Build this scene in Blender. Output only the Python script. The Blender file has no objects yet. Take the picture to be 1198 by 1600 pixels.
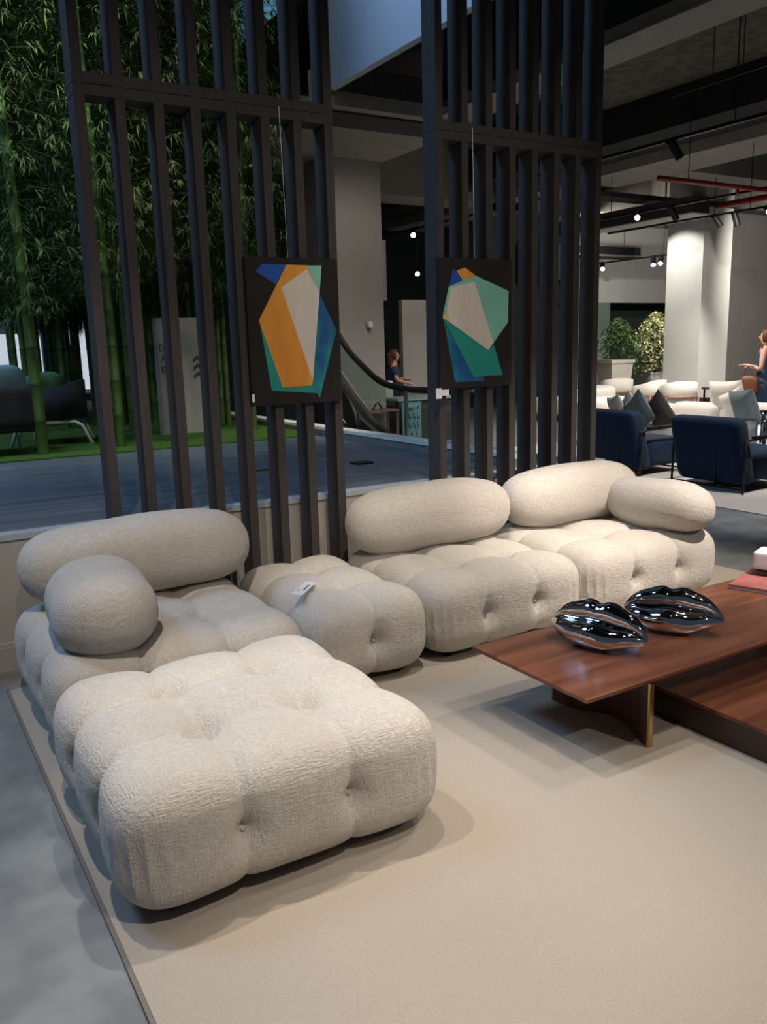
import bpy, bmesh, math, random
from mathutils import Vector, Matrix, Euler
random.seed(7)
C = bpy.context.scene.collection
S = bpy.context.scene
PI = math.pi

# ------------------------------------------------------------------ camera
YAW, PITCH, ROLL, FPX = 0.542776, 0.195703, -0.027840, 1308.35
cy, sy, cp, sp = math.cos(YAW), math.sin(YAW), math.cos(PITCH), math.sin(PITCH)
fwd = Vector((sy*cp, cy*cp, -sp)); rt = Vector((cy, -sy, 0)); up = rt.cross(fwd)
r2 = math.cos(ROLL)*rt + math.sin(ROLL)*up
u2 = -math.sin(ROLL)*rt + math.cos(ROLL)*up
cd = bpy.data.cameras.new('camera'); cam = bpy.data.objects.new('camera', cd); C.objects.link(cam)
m = Matrix((r2, u2, -fwd)).transposed().to_4x4(); m.translation = Vector((0, 0, 1.5))
cam.matrix_world = m
cd.sensor_fit = 'VERTICAL'; cd.sensor_height = 36; cd.lens = FPX*36/1600
cd.clip_start = 0.05; cd.clip_end = 200
S.camera = cam

# ------------------------------------------------------------------ world, lights, exposure
S.view_settings.view_transform = 'Standard'; S.view_settings.look = 'None'
S.view_settings.gamma = 1; S.view_settings.use_curve_mapping = False
S.view_settings.exposure = 0.0
W = bpy.data.worlds.new('world'); S.world = W; W.use_nodes = True
bg = W.node_tree.nodes['Background']; bg.inputs[0].default_value = (0.55, 0.74, 1.0, 1); bg.inputs[1].default_value = 0.055

def spot(loc, target, power, deg, blend=0.5, col=(1, 0.93, 0.84), rad=0.022):
    l = bpy.data.lights.new('spot_or_fill', 'SPOT'); l.energy = power; l.spot_size = math.radians(deg); l.spot_blend = blend
    l.color = col; l.shadow_soft_size = rad
    o = bpy.data.objects.new('spot_or_fill', l); C.objects.link(o); o.location = loc
    o.rotation_euler = (Vector(target)-Vector(loc)).to_track_quat('-Z', 'Y').to_euler()
    return o
def area(loc, target, power, sx, sy_, col):
    l = bpy.data.lights.new('skylight_daylight', 'AREA'); l.shape = 'RECTANGLE'; l.size = sx; l.size_y = sy_
    l.energy = power; l.color = col
    o = bpy.data.objects.new('skylight_daylight', l); C.objects.link(o); o.location = loc
    o.rotation_euler = (Vector(target)-Vector(loc)).to_track_quat('-Z', 'Y').to_euler()
    return o
# ceiling spots above the sofa and table (their track is above the frame)
WARM = (1, 0.90, 0.78)
spot((0.2, 2.85, 3.9), (0.90, 1.95, 0.3), 230, 42, 0.7, WARM)
spot((1.5, 2.75, 3.9), (1.15, 1.65, 0.2), 230, 46, 0.7, WARM)
spot((1.0, -0.4, 3.9), (0.95, 1.75, 0.2), 310, 34, 0.8, WARM)
spot((1.3, 0.8, 3.9), (2.0, 0.3, 0.0), 62, 80, 0.7, WARM)
spot((2.9, 1.0, 3.9), (2.4, 1.2, 0.2), 150, 56, 0.5, WARM)
spot((3.75, 1.3, 3.9), (3.85, 3.3, 0.4), 900, 40, 0.8, WARM)
spot((1.8, 2.2, 3.9), (2.6, 3.5, 0.5), 330, 36, 0.7, WARM)
spot((4.4, 2.2, 3.9), (2.9, 2.1, 0.2), 190, 54, 0.5, WARM)
spot((3.2, -1.6, 3.9), (3.0, 1.9, 0.2), 200, 44, 0.5, WARM)
spot((0.2, -0.9, 3.9), (1.5, 3.95, 1.6), 260, 36, 0.9, WARM)
spot((2.4, -0.6, 3.9), (3.1, 4.0, 1.7), 240, 38, 0.9, WARM)
spot((0.1, 1.6, 3.9), (0.75, 3.7, 0.6), 270, 42, 0.8, WARM)
# daylight from the atrium skylight, then unseen spots added for bamboo and fascia
area((-3.5, 7.0, 8.6), (-0.3, 4.8, 0), 400, 2.5, 2.5, (0.36, 0.62, 1.0))
LEAFY = (0.93, 1.0, 0.84)  # tint of the unseen spots added to brighten the bamboo
spot((0.4, 6.0, 7.6), (1.0, 9.5, 3.6), 330, 70, 0.9, LEAFY, 0.15)
spot((2.0, 5.8, 7.6), (2.3, 9.5, 3.2), 330, 60, 0.9, LEAFY, 0.15)
spot((-1.2, 5.8, 7.8), (4.3, 5.6, 5.2), 900, 36, 0.9, (0.42, 0.60, 1.0), 0.4)  # unseen blue spot added to brighten the fascia, standing in for daylight
spot((3.2, 6.4, 7.6), (3.1, 9.5, 3.0), 220, 50, 0.9, LEAFY, 0.15)
spot((1.2, 6.2, 5.4), (1.6, 8.6, 0.7), 260, 66, 0.9, LEAFY, 0.15)
spot((3.2, 6.2, 5.4), (3.0, 8.6, 0.7), 160, 56, 0.9, LEAFY, 0.15)
# showroom spots further back; the last ones are unseen fill for the left bay
spot((8.2, 4.6, 3.4), (9.0, 6.9, 0.4), 380, 100)
spot((6.6, 4.4, 3.4), (7.6, 4.8, 0.0), 400, 80)
spot((9.4, 8.4, 3.3), (9.9, 8.6, 0.4), 500, 120)
spot((12.6, 9.0, 3.35), (11.8, 9.9, 0.4), 420, 110)
spot((12.5, 11.3, 3.3), (13.5, 11.15, 2.75), 75, 80, 0.5, (1, 0.97, 0.9))
spot((12.2, 12.2, 3.3), (15.8, 15.2, 3.1), 330, 100)
spot((14.6, 12.3, 3.2), (15.6, 13.5, 1.3), 330, 60)
spot((13.5, 12.2, 3.2), (14.3, 13.6, 1.3), 35, 60)
spot((14.5, 8.0, 3.4), (18.5, 12.9, 2.0), 520, 110)
spot((11.0, 8.0, 3.4), (13.8, 10.9, 0.9), 210, 70)
spot((5.3, 8.2, 3.7), (5.9, 10.4, 1.6), 75, 100, 0.7, WARM)  # unseen spot added to brighten the grey column
spot((8.0, 10.8, 3.7), (7.9, 12.6, 1.2), 90, 110, 0.7, WARM)  # unseen spot added to lift the dark bay behind the column
spot((5.0, 6.0, 3.7), (5.3, 8.3, 0.5), 260, 80, 0.7)  # unseen spot added to brighten the information sign

# ------------------------------------------------------------------ materials
def mat(name, col, rough=0.6, metal=0.0, nscale=0, ncol=None, bump=0, bscale=80, emit=0, spec=0.5, stretch=(1, 1, 1), sheen=0, alpha=None, trans=0, coat=0, ncontrast=(0.35, 0.65)):
    M = bpy.data.materials.new(name); M.use_nodes = True
    nt = M.node_tree; b = nt.nodes['Principled BSDF']
    b.inputs['Base Color'].default_value = (*col, 1); b.inputs['Roughness'].default_value = rough
    b.inputs['Metallic'].default_value = metal; b.inputs['Specular IOR Level'].default_value = spec
    b.inputs['Sheen Weight'].default_value = sheen
    b.inputs['Coat Weight'].default_value = coat
    b.inputs['Transmission Weight'].default_value = trans
    tc = nt.nodes.new('ShaderNodeTexCoord'); mp = nt.nodes.new('ShaderNodeMapping'); mp.inputs['Scale'].default_value = stretch
    nt.links.new(tc.outputs['Object'], mp.inputs[0])
    if nscale:
        n = nt.nodes.new('ShaderNodeTexNoise'); n.inputs['Scale'].default_value = nscale; n.inputs['Detail'].default_value = 6
        nt.links.new(mp.outputs[0], n.inputs['Vector'])
        r = nt.nodes.new('ShaderNodeValToRGB'); r.color_ramp.elements[0].position = ncontrast[0]; r.color_ramp.elements[1].position = ncontrast[1]
        r.color_ramp.elements[0].color = (*ncol, 1); r.color_ramp.elements[1].color = (*col, 1)
        nt.links.new(n.outputs['Fac'], r.inputs[0]); nt.links.new(r.outputs[0], b.inputs['Base Color'])
    if bump:
        n2 = nt.nodes.new('ShaderNodeTexNoise'); n2.inputs['Scale'].default_value = bscale; n2.inputs['Detail'].default_value = 3
        nt.links.new(mp.outputs[0], n2.inputs['Vector'])
        bp = nt.nodes.new('ShaderNodeBump'); bp.inputs['Strength'].default_value = bump; bp.inputs['Distance'].default_value = 0.01
        nt.links.new(n2.outputs['Fac'], bp.inputs['Height']); nt.links.new(bp.outputs[0], b.inputs['Normal'])
    if emit:
        b.inputs['Emission Color'].default_value = (*col, 1); b.inputs['Emission Strength'].default_value = emit
    return M

def fabric(name, col, col2, col3):
    """chenille: two crossed families of short raised threads and soft tone drift"""
    M = bpy.data.materials.new(name); M.use_nodes = True; nt = M.node_tree; b = nt.nodes['Principled BSDF']
    b.inputs['Roughness'].default_value = 0.92; b.inputs['Sheen Weight'].default_value = 0.25; b.inputs['Specular IOR Level'].default_value = 0.15
    tc = nt.nodes.new('ShaderNodeTexCoord')
    def noise(scale, st, detail=3):
        mp = nt.nodes.new('ShaderNodeMapping'); mp.inputs['Scale'].default_value = st
        nt.links.new(tc.outputs['Object'], mp.inputs[0])
        n = nt.nodes.new('ShaderNodeTexNoise'); n.inputs['Scale'].default_value = scale; n.inputs['Detail'].default_value = detail
        nt.links.new(mp.outputs[0], n.inputs['Vector']); return n
    a = noise(95, (0.30, 2.2, 2.2)); c = noise(95, (2.0, 0.45, 0.5)); d = noise(3.5, (1, 1, 1), 5)
    mx = nt.nodes.new('ShaderNodeMath'); mx.operation = 'ADD'
    nt.links.new(a.outputs['Fac'], mx.inputs[0]); nt.links.new(c.outputs['Fac'], mx.inputs[1])
    r = nt.nodes.new('ShaderNodeValToRGB'); r.color_ramp.elements[0].position = 0.4; r.color_ramp.elements[1].position = 0.62
    r.color_ramp.elements[0].color = (*col2, 1); r.color_ramp.elements[1].color = (*col, 1)
    h = nt.nodes.new('ShaderNodeMath'); h.operation = 'MULTIPLY'; h.inputs[1].default_value = 0.5
    nt.links.new(mx.outputs[0], h.inputs[0]); nt.links.new(h.outputs[0], r.inputs[0])
    r3 = nt.nodes.new('ShaderNodeValToRGB'); r3.color_ramp.elements[0].position = 0.4; r3.color_ramp.elements[1].position = 0.65
    nt.links.new(d.outputs['Fac'], r3.inputs[0])
    mc = nt.nodes.new('ShaderNodeMix'); mc.data_type = 'RGBA'
    mm = nt.nodes.new('ShaderNodeMath'); mm.operation = 'MULTIPLY'; mm.inputs[1].default_value = 0.35
    nt.links.new(r3.outputs[0], mm.inputs[0]); nt.links.new(mm.outputs[0], mc.inputs[0])
    nt.links.new(r.outputs[0], mc.inputs[6]); mc.inputs[7].default_value = (*col3, 1)
    nt.links.new(mc.outputs[2], b.inputs['Base Color'])
    bp = nt.nodes.new('ShaderNodeBump'); bp.inputs['Strength'].default_value = 0.6; bp.inputs['Distance'].default_value = 0.008
    nt.links.new(mx.outputs[0], bp.inputs['Height']); nt.links.new(bp.outputs[0], b.inputs['Normal'])
    return M

def wood(name, dark, light, sc=1.0, rough=0.28, axis=0):
    M = bpy.data.materials.new(name); M.use_nodes = True; nt = M.node_tree; b = nt.nodes['Principled BSDF']
    b.inputs['Roughness'].default_value = rough
    tc = nt.nodes.new('ShaderNodeTexCoord'); mp = nt.nodes.new('ShaderNodeMapping')
    st = [9, 9, 9]; st[axis] = 0.7; mp.inputs['Scale'].default_value = st
    nt.links.new(tc.outputs['Object'], mp.inputs[0])
    n = nt.nodes.new('ShaderNodeTexNoise'); n.inputs['Scale'].default_value = 1.6*sc; n.inputs['Detail'].default_value = 8; n.inputs['Distortion'].default_value = 0.6
    nt.links.new(mp.outputs[0], n.inputs['Vector'])
    r = nt.nodes.new('ShaderNodeValToRGB'); r.color_ramp.elements[0].position = 0.3; r.color_ramp.elements[1].position = 0.7
    r.color_ramp.elements[0].color = (*dark, 1); r.color_ramp.elements[1].color = (*light, 1)
    nt.links.new(n.outputs['Fac'], r.inputs[0]); nt.links.new(r.outputs[0], b.inputs['Base Color'])
    return M

def glass(name, tint=(0.75, 0.85, 0.82), rough=0.0, mixf=0.75):
    M = bpy.data.materials.new(name); M.use_nodes = True; nt = M.node_tree
    nt.nodes.remove(nt.nodes['Principled BSDF']); out = nt.nodes['Material Output']
    t = nt.nodes.new('ShaderNodeBsdfTransparent'); t.inputs[0].default_value = (*tint, 1)
    g = nt.nodes.new('ShaderNodeBsdfGlossy'); g.inputs['Roughness'].default_value = rough
    lw = nt.nodes.new('ShaderNodeLayerWeight'); lw.inputs['Blend'].default_value = 0.2
    f = nt.nodes.new('ShaderNodeMath'); f.operation = 'MULTIPLY'; f.inputs[1].default_value = 0.35; nt.links.new(lw.outputs['Facing'], f.inputs[0])
    mx = nt.nodes.new('ShaderNodeMixShader'); nt.links.new(f.outputs[0], mx.inputs[0])
    nt.links.new(t.outputs[0], mx.inputs[1]); nt.links.new(g.outputs[0], mx.inputs[2]); nt.links.new(mx.outputs[0], out.inputs[0])
    return M

CREAM = fabric('cream_chenille', (0.62, 0.58, 0.53), (0.50, 0.46, 0.415), (0.46, 0.40, 0.36))
M_ = dict(
    concrete=mat('polished_concrete', (0.24, 0.255, 0.26), 0.3, 0, 4.5, (0.155, 0.165, 0.175), 0.05, 30, ncontrast=(0.36, 0.62)),
    rug=mat('beige_rug', (0.40, 0.355, 0.305), 0.95, 0, 260, (0.325, 0.285, 0.24), 0.3, 300, spec=0.1, stretch=(.6, 1.6, 1)),
    rugedge=mat('rug_binding', (0.16, 0.14, 0.12), 0.9),
    rug2=mat('pale_grey_rug', (0.42, 0.40, 0.375), 0.95, 0, 60, (0.36, 0.34, 0.32), 0.2, 140, spec=0.1),
    plinth=mat('plinth_paint', (0.42, 0.385, 0.345), 0.7, 0, 3, (0.40, 0.365, 0.325)),
    cap=mat('stone_cap', (0.42, 0.46, 0.49), 0.4, 0, 20, (0.37, 0.41, 0.44)),
    slat=mat('charcoal_slat', (0.058, 0.051, 0.049), 0.75, 0, 60, (0.044, 0.040, 0.040), 0.12, 200, stretch=(1, 1, .1), spec=0.3),
    canvas=mat('charcoal_canvas', (0.022, 0.019, 0.018), 0.85, 0, 0, None, 0.2, 300, spec=0.2),
    walnut=wood('walnut_top', (0.105, 0.036, 0.020), (0.225, 0.085, 0.048), 1.0, 0.26, 0),
    walnutv=wood('walnut_upright', (0.045, 0.018, 0.012), (0.095, 0.036, 0.022), 1.4, 0.4, 2),
    walnutd=wood('dark_walnut', (0.03, 0.014, 0.010), (0.055, 0.025, 0.018), 1.2, 0.35, 1),
    brass=mat('brass', (0.62, 0.42, 0.18), 0.28, 1.0),
    chrome=mat('chrome', (0.82, 0.82, 0.84), 0.035, 1.0),
    black=mat('black_plastic', (0.012, 0.012, 0.013), 0.45),
    blackmetal=mat('black_metal', (0.015, 0.015, 0.017), 0.4, 0.6),
    grey=mat('grey_column_paint', (0.33, 0.305, 0.285), 0.75, 0, 2, (0.31, 0.29, 0.27)),
    white=mat('white_paint', (0.66, 0.66, 0.62), 0.7, 0, 2, (0.63, 0.63, 0.60)),
    wallg=mat('showroom_wall', (0.42, 0.42, 0.40), 0.8, 0, 1.5, (0.40, 0.40, 0.38)),
    wallb=mat('taupe_wall', (0.30, 0.285, 0.265), 0.8, 0, 1.0, (0.28, 0.265, 0.25)),
    green=mat('dark_green_wall', (0.035, 0.055, 0.050), 0.6, 0, 2, (0.03, 0.046, 0.043)),
    fascia=mat('fascia_paint', (0.44, 0.47, 0.52), 0.7, 0, 2, (0.41, 0.44, 0.49)),
    ceil=mat('black_ceiling', (0.016, 0.015, 0.015), 0.9, 0, 4, (0.011, 0.011, 0.011)),
    ceil2=mat('rough_soffit', (0.10, 0.088, 0.07), 0.95, 0, 9, (0.05, 0.045, 0.038), 0.5, 40),
    beam=mat('beige_beam', (0.30, 0.275, 0.245), 0.85, 0, 4, (0.26, 0.24, 0.21)),
    deck=wood('deck_boards', (0.095, 0.108, 0.130), (0.175, 0.192, 0.215), 0.8, 0.38, 0),
    grass=mat('artificial_grass', (0.11, 0.21, 0.045), 0.95, 0, 200, (0.04, 0.10, 0.02), 0.8, 300, spec=0.1),
    stalk=mat('bamboo_stalk', (0.085, 0.16, 0.028), 0.45, 0, 5, (0.045, 0.095, 0.020)),
    node=mat('bamboo_ring', (0.035, 0.09, 0.02), 0.6),
    leafA=mat('bamboo_leaf', (0.115, 0.165, 0.055), 0.75, 0, 2, (0.035, 0.07, 0.022), spec=0.15),
    leafB=mat('olive_bamboo_leaf', (0.15, 0.15, 0.055), 0.75, 0, 2, (0.045, 0.07, 0.025), spec=0.15),
    navy=mat('navy_velvet', (0.004, 0.016, 0.042), 0.8, 0, 12, (0.003, 0.011, 0.030), sheen=0.08, spec=0.15),
    ivory=mat('ivory_fabric', (0.68, 0.64, 0.59), 0.9, 0, 40, (0.62, 0.58, 0.53), 0.15, 120, sheen=0.2, spec=0.1),
    greyc=mat('grey_cushion_fabric', (0.34, 0.335, 0.325), 0.9, 0, 40, (0.25, 0.25, 0.24), 0.2, 150, spec=0.1),
    slate=mat('slate_blue_fabric', (0.085, 0.115, 0.135), 0.85, 0, 40, (0.06, 0.085, 0.10), 0.2, 150, spec=0.1, sheen=.2),
    brownc=mat('charcoal_brown_fabric', (0.075, 0.068, 0.06), 0.9, 0, 40, (0.05, 0.045, 0.04), 0.2, 150, spec=0.1),
    oak=wood('light_wood', (0.22, 0.10, 0.065), (0.36, 0.19, 0.13), 1.4, 0.4, 2),
    pot=mat('stone_planter', (0.50, 0.475, 0.42), 0.7, 0, 8, (0.46, 0.43, 0.38)),
    leafC=mat('ficus_leaf', (0.16, 0.24, 0.09), 0.45, 0, 3, (0.05, 0.11, 0.035)),
    leafD=mat('variegated_leaf', (0.62, 0.60, 0.38), 0.5, 0, 5, (0.22, 0.28, 0.10)),
    bark=mat('bark', (0.06, 0.045, 0.03), 0.9),
    paper=mat('white_card', (0.72, 0.73, 0.74), 0.6, 0, 9, (0.68, 0.69, 0.70)),
    ink=mat('dark_ink', (0.05, 0.06, 0.07), 0.7),
    inkblue=mat('navy_ink', (0.02, 0.09, 0.15), 0.7),
    signw=mat('sign_board', (0.40, 0.37, 0.345), 0.6, 0, 2, (0.37, 0.345, 0.32)),
    signb=mat('pale_blue_board', (0.32, 0.52, 0.58), 0.5, 0, 5, (0.29, 0.48, 0.52), emit=0),
    skin=mat('skin', (0.55, 0.30, 0.22), 0.55), hair=mat('auburn_hair', (0.10, 0.028, 0.018), 0.6, 0, 30, (0.05, 0.014, 0.01)),
    dress=mat('blue_dress', (0.022, 0.045, 0.10), 0.85), tee=mat('navy_shirt', (0.02, 0.035, 0.085), 0.85),
    trouser=mat('dark_trousers', (0.015, 0.015, 0.02), 0.85), bag=mat('brown_leather', (0.16, 0.05, 0.025), 0.5),
    red=mat('red_pipe', (0.30, 0.02, 0.018), 0.4), steel=mat('brushed_steel', (0.55, 0.56, 0.58), 0.3, 1.0),
    lamp=mat('lamp_lens', (1.0, 0.96, 0.9), 0.3, emit=14),
    daypane=mat('bright_window_pane', (0.85, 0.93, 1.0), 0.3, emit=0.55),
    skypane=mat('skylight_pane', (0.16, 0.42, 0.62), 0.3, emit=0.45),
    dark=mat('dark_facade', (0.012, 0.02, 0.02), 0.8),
    glass=glass('clear_glass'),
    pink=mat('dusty_pink_cover', (0.42, 0.15, 0.14), 0.35, 0, 6, (0.30, 0.08, 0.08)),
    pages=mat('book_pages', (0.48, 0.44, 0.40), 0.8), outchair=mat('black_outdoor_weave', (0.018, 0.018, 0.021), 0.7, 0, 0, None, 0.5, 60, stretch=(8, 8, .3)),
    alum=mat('pale_aluminium', (0.75, 0.76, 0.74), 0.45), greenc=mat('green_cushion_fabric', (0.09, 0.22, 0.13), 0.85), bluec=mat('pale_blue_fabric', (0.22, 0.36, 0.42), 0.85),
    p_blue=mat('cobalt_paint', (0.004, 0.075, 0.38), 0.6), p_or=mat('ochre_paint', (0.80, 0.34, 0.035), 0.6, 0, 3, (0.66, 0.25, 0.03), stretch=(4, 4, .6)),
    p_white=mat('offwhite_paint', (0.70, 0.64, 0.57), 0.6, 0, 3, (0.60, 0.55, 0.50), stretch=(4, 4, .5)),
    p_mint=mat('mint_paint', (0.23, 0.57, 0.47), 0.6, 0, 3, (0.19, 0.50, 0.42)), p_teal=mat('teal_paint', (0.015, 0.31, 0.25), 0.6, 0, 3, (0.01, 0.24, 0.20)),
    p_dk=mat('deep_blue_teal_paint', (0.01, 0.25, 0.24), 0.6, 0, 2.2, (0.004, 0.08, 0.25), stretch=(4, 4, 1.5), ncontrast=(0.42, 0.6)), p_yel=mat('pale_yellow_paint', (0.68, 0.50, 0.18), 0.6),
    phblk=mat('photo_print', (0.10, 0.11, 0.10), 0.25, 0, 9, (0.28, 0.29, 0.27)),
)

# ------------------------------------------------------------------ mesh helpers
class MB:
    def __init__(s): s.v = []; s.f = []; s.mi = []; s.cur = 0
    def add(s, vs, fs):
        k = len(s.v); s.v += [tuple(v) for v in vs]; s.f += [[i+k for i in f] for f in fs]; s.mi += [s.cur]*len(fs); return s
    def box(s, x0, y0, z0, x1, y1, z1, M=None):
        vs = [Vector((x, y, z)) for x in (x0, x1) for y in (y0, y1) for z in (z0, z1)]
        if M: vs = [M @ v for v in vs]
        return s.add(vs, [(0, 1, 3, 2), (4, 6, 7, 5), (0, 4, 5, 1), (2, 3, 7, 6), (0, 2, 6, 4), (1, 5, 7, 3)])
    def tube(s, pts, r, n=10, closed=False, caps=True):
        pts = [Vector(p) for p in pts]; rs = r if isinstance(r, (list, tuple)) else [r]*len(pts)
        vs = []; prev = None
        for i, p in enumerate(pts):
            a = pts[i-1] if i > 0 else (pts[-1] if closed else p); b = pts[i+1] if i < len(pts)-1 else (pts[0] if closed else p)
            t = (b-a).normalized()
            if prev is None:
                prev = t.cross(Vector((0, 0, 1)) if abs(t.z) < .9 else Vector((1, 0, 0))).normalized()
            u = (prev-t*prev.dot(t)).normalized(); prev = u; w = t.cross(u)
            for k in range(n):
                a_ = 2*PI*k/n; vs.append(p+rs[i]*(u*math.cos(a_)+w*math.sin(a_)))
        fs = []; L = len(pts)
        for i in range(L if closed else L-1):
            j = (i+1) % L
            for k in range(n): fs.append((i*n+k, i*n+(k+1) % n, j*n+(k+1) % n, j*n+k))
        if caps and not closed: fs += [tuple(range(n))[::-1], tuple(range((L-1)*n, L*n))]
        return s.add(vs, fs)
    def lathe(s, prof, cx=0, cy_=0, n=24):
        vs = [(cx+r*math.cos(2*PI*k/n), cy_+r*math.sin(2*PI*k/n), z) for r, z in prof for k in range(n)]
        fs = [(i*n+k, i*n+(k+1) % n, (i+1)*n+(k+1) % n, (i+1)*n+k) for i in range(len(prof)-1) for k in range(n)]
        fs += [tuple(range(n))[::-1], tuple(range((len(prof)-1)*n, len(prof)*n))]
        return s.add(vs, fs)
    def prism(s, pts, z0, z1):
        n = len(pts); vs = [(x, y, z0) for x, y in pts]+[(x, y, z1) for x, y in pts]
        return s.add(vs, [tuple(range(n))[::-1], tuple(range(n, 2*n))]+[(i, (i+1) % n, n+(i+1) % n, n+i) for i in range(n)])
    def rbox(s, c, d, r, k=2.4, n=(16, 16, 10), fn=None, M=None):
        """rounded box; r = radii per axis; fn(point, normal) -> point"""
        idx = {}; vs = []; fs = []
        h = Vector(d)/2; rr = Vector([min(a, b) for a, b in zip(r, h)])
        def vert(i, j, l):
            key = (i, j, l)
            if key in idx: return idx[key]
            p = Vector((-1+2*i/n[0], -1+2*j/n[1], -1+2*l/n[2]))
            # denser near the edges
            q = Vector([math.sin(t*PI/2)*.5+t*.5 for t in p]); a = Vector((q.x*h.x, q.y*h.y, q.z*h.z))
            inn = Vector([max(-(h[t]-rr[t]), min(h[t]-rr[t], a[t])) for t in range(3)])
            off = Vector([(a[t]-inn[t])/rr[t] for t in range(3)])
            nrm = sum(abs(t)**k for t in off)**(1/k); nn = off/nrm if nrm > 1e-9 else Vector((0, 0, 1))
            P = inn+Vector([nn[t]*rr[t] for t in range(3)]); N = Vector([nn[t]/rr[t] for t in range(3)]).normalized()
            if fn: P = fn(P, N)
            P = P+Vector(c)
            if M: P = M @ P
            idx[key] = len(vs); vs.append(P); return idx[key]
        for ax in range(3):
            b, cc = [t for t in range(3) if t != ax]
            for side in (0, n[ax]):
                for i in range(n[b]):
                    for j in range(n[cc]):
                        q = []
                        for (di, dj) in ((0, 0), (1, 0), (1, 1), (0, 1)):
                            key = [0, 0, 0]; key[ax] = side; key[b] = i+di; key[cc] = j+dj; q.append(vert(*key))
                        fl = (side == 0) ^ (ax == 1)
                        fs.append(tuple(q[::-1]) if fl else tuple(q))
        return s.add(vs, fs)
    def build(s, name, m, parent=None, smooth=False, loc=None, rot=None):
        me = bpy.data.meshes.new(name); me.from_pydata(s.v, [], s.f)
        ms = m if isinstance(m, list) else [m]
        for q in ms: me.materials.append(M_[q] if isinstance(q, str) else q)
        if len(ms) > 1: me.polygons.foreach_set('material_index', s.mi)
        if smooth: me.polygons.foreach_set('use_smooth', [True]*len(s.f))
        me.update()
        o = bpy.data.objects.new(name, me); C.objects.link(o)
        if loc: o.location = loc
        if rot: o.rotation_euler = rot
        if parent: o.parent = parent
        return o

def tag(o, label=None, cat=None, group=None, kind=None):
    if label: o['label'] = label
    if cat: o['category'] = cat
    if group: o['group'] = group
    if kind: o['kind'] = kind
    return o
def thing(name, label, cat, loc=(0, 0, 0), rz=0, group=None):
    o = bpy.data.objects.new(name, None); C.objects.link(o); o.location = loc; o.rotation_euler = (0, 0, rz)
    return tag(o, label, cat, group)
def struct(name, mb, m, smooth=False): return tag(mb.build(name, m, smooth=smooth), kind='structure')
def copy_tree(o, parent=None):
    c = o.copy(); C.objects.link(c)
    c.parent = parent
    for ch in list(o.children): copy_tree(ch, c)
    return c
def bevel(o, w=0.004, seg=2):
    b = o.modifiers.new('bevel', 'BEVEL'); b.width = w; b.segments = seg; b.limit_method = 'ANGLE'; return o
def boxo(name, dims, m, parent=None, bev=0.0):
    o = MB().box(*dims).build(name, m, parent)
    if bev: bevel(o, bev)
    return o

# ------------------------------------------------------------------ structure
struct('floor', MB().box(-3, -1.5, -0.1, 30, 4.26, 0).box(4.42, 4.26, -0.1, 30, 20, 0), 'concrete')
w = MB().box(-3, 4.26, 0, 4.40, 4.34, 0.640)
struct('wall_back', w, 'plinth')
struct('baseboard_back', MB().box(-3, 4.235, 0, 4.40, 4.262, 0.12).box(-3, 4.243, 0.12, 4.40, 4.262, 0.14), 'plinth')
struct('trim_1', MB().box(-3, 4.250, 0.640, 4.42, 4.345, 0.668), 'cap')
struct('floor_deck', MB().box(-3, 4.345, 0.4, 4.40, 7.45, 0.64), 'deck')
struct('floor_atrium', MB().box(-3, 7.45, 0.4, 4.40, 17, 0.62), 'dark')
tag(MB().box(-3, 7.45, 0.621, 3.795, 13.5, 0.655).build('artificial_grass', 'grass'), 'bright green artificial grass under the bamboo', 'grass', kind='stuff')
# kerb along the right side of the deck
struct('trim_2', MB().box(3.80, 4.50, 0.5, 3.90, 16, 0.700), mat('kerb_stone', (0.24, 0.24, 0.24), 0.5, 0, 12, (0.2, 0.2, 0.2)))
struct('trim_kerb_top', MB().box(3.79, 4.50, 0.700, 3.93, 16, 0.728), mat('kerb_top', (0.85, 0.84, 0.80), 0.5))
# upper storey fascia, soffits and beams
struct('wall_upper', MB().box(4.25, -1.5, 4.0, 4.33, 7.87, 7.5), 'fascia')
struct('ceiling', MB().box(4.33, -1.5, 5.0, 30, 20, 5.1), 'ceil')
struct('ceiling_soffit', MB().box(6.5, -1.5, 4.62, 10.1, 9.0, 4.7), 'ceil2')
tn = [3]
def trim(mb, m):
    struct('trim_%d' % tn[0], mb, m); tn[0] += 1
trim(MB().box(4.25, 7.87, 4.0, 5.84, 8.02, 4.25), 'slat')
trim(MB().box(4.30, 8.25, 3.98, 6.5, 8.40, 4.32), 'beam')
trim(MB().box(4.30, 8.42, 3.96, 6.5, 8.95, 4.0), 'slat')
trim(MB().box(4.30, 8.98, 4.0, 6.48, 11.8, 4.25), 'beam')
trim(MB().box(5.82, -1.5, 4.0, 6.30, 8.25, 4.9), 'beam')
trim(MB().box(5.60, -1.5, 4.02, 5.81, 7.8, 4.9), 'ceil')
trim(MB().box(6.31, -1.5, 4.1, 6.5, 9.0, 4.9), 'ceil2')
trim(MB().box(10.15, -1.5, 4.0, 11.15, 17, 4.9), 'beam')
trim(MB().box(9.2, -1.5, 4.15, 10.14, 17, 4.9), 'ceil')
trim(MB().box(11.16, 9.13, 4.0, 17, 9.9, 4.9), 'beam')
trim(MB().box(11.16, 5.2, 4.05, 17, 5.9, 4.9), 'beam')
trim(MB().box(6.5, 12.6, 4.0, 17, 13.4, 4.9), 'beam')
trim(MB().box(15.0, -1.5, 4.0, 15.8, 17, 4.9), 'beam')
struct('ceiling_foreground', MB().box(-3, -1.5, 4.6, 4.25, 3.9, 4.7), 'ceil')  # unseen ceiling, added to keep reflections in the chrome lips dark
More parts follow.
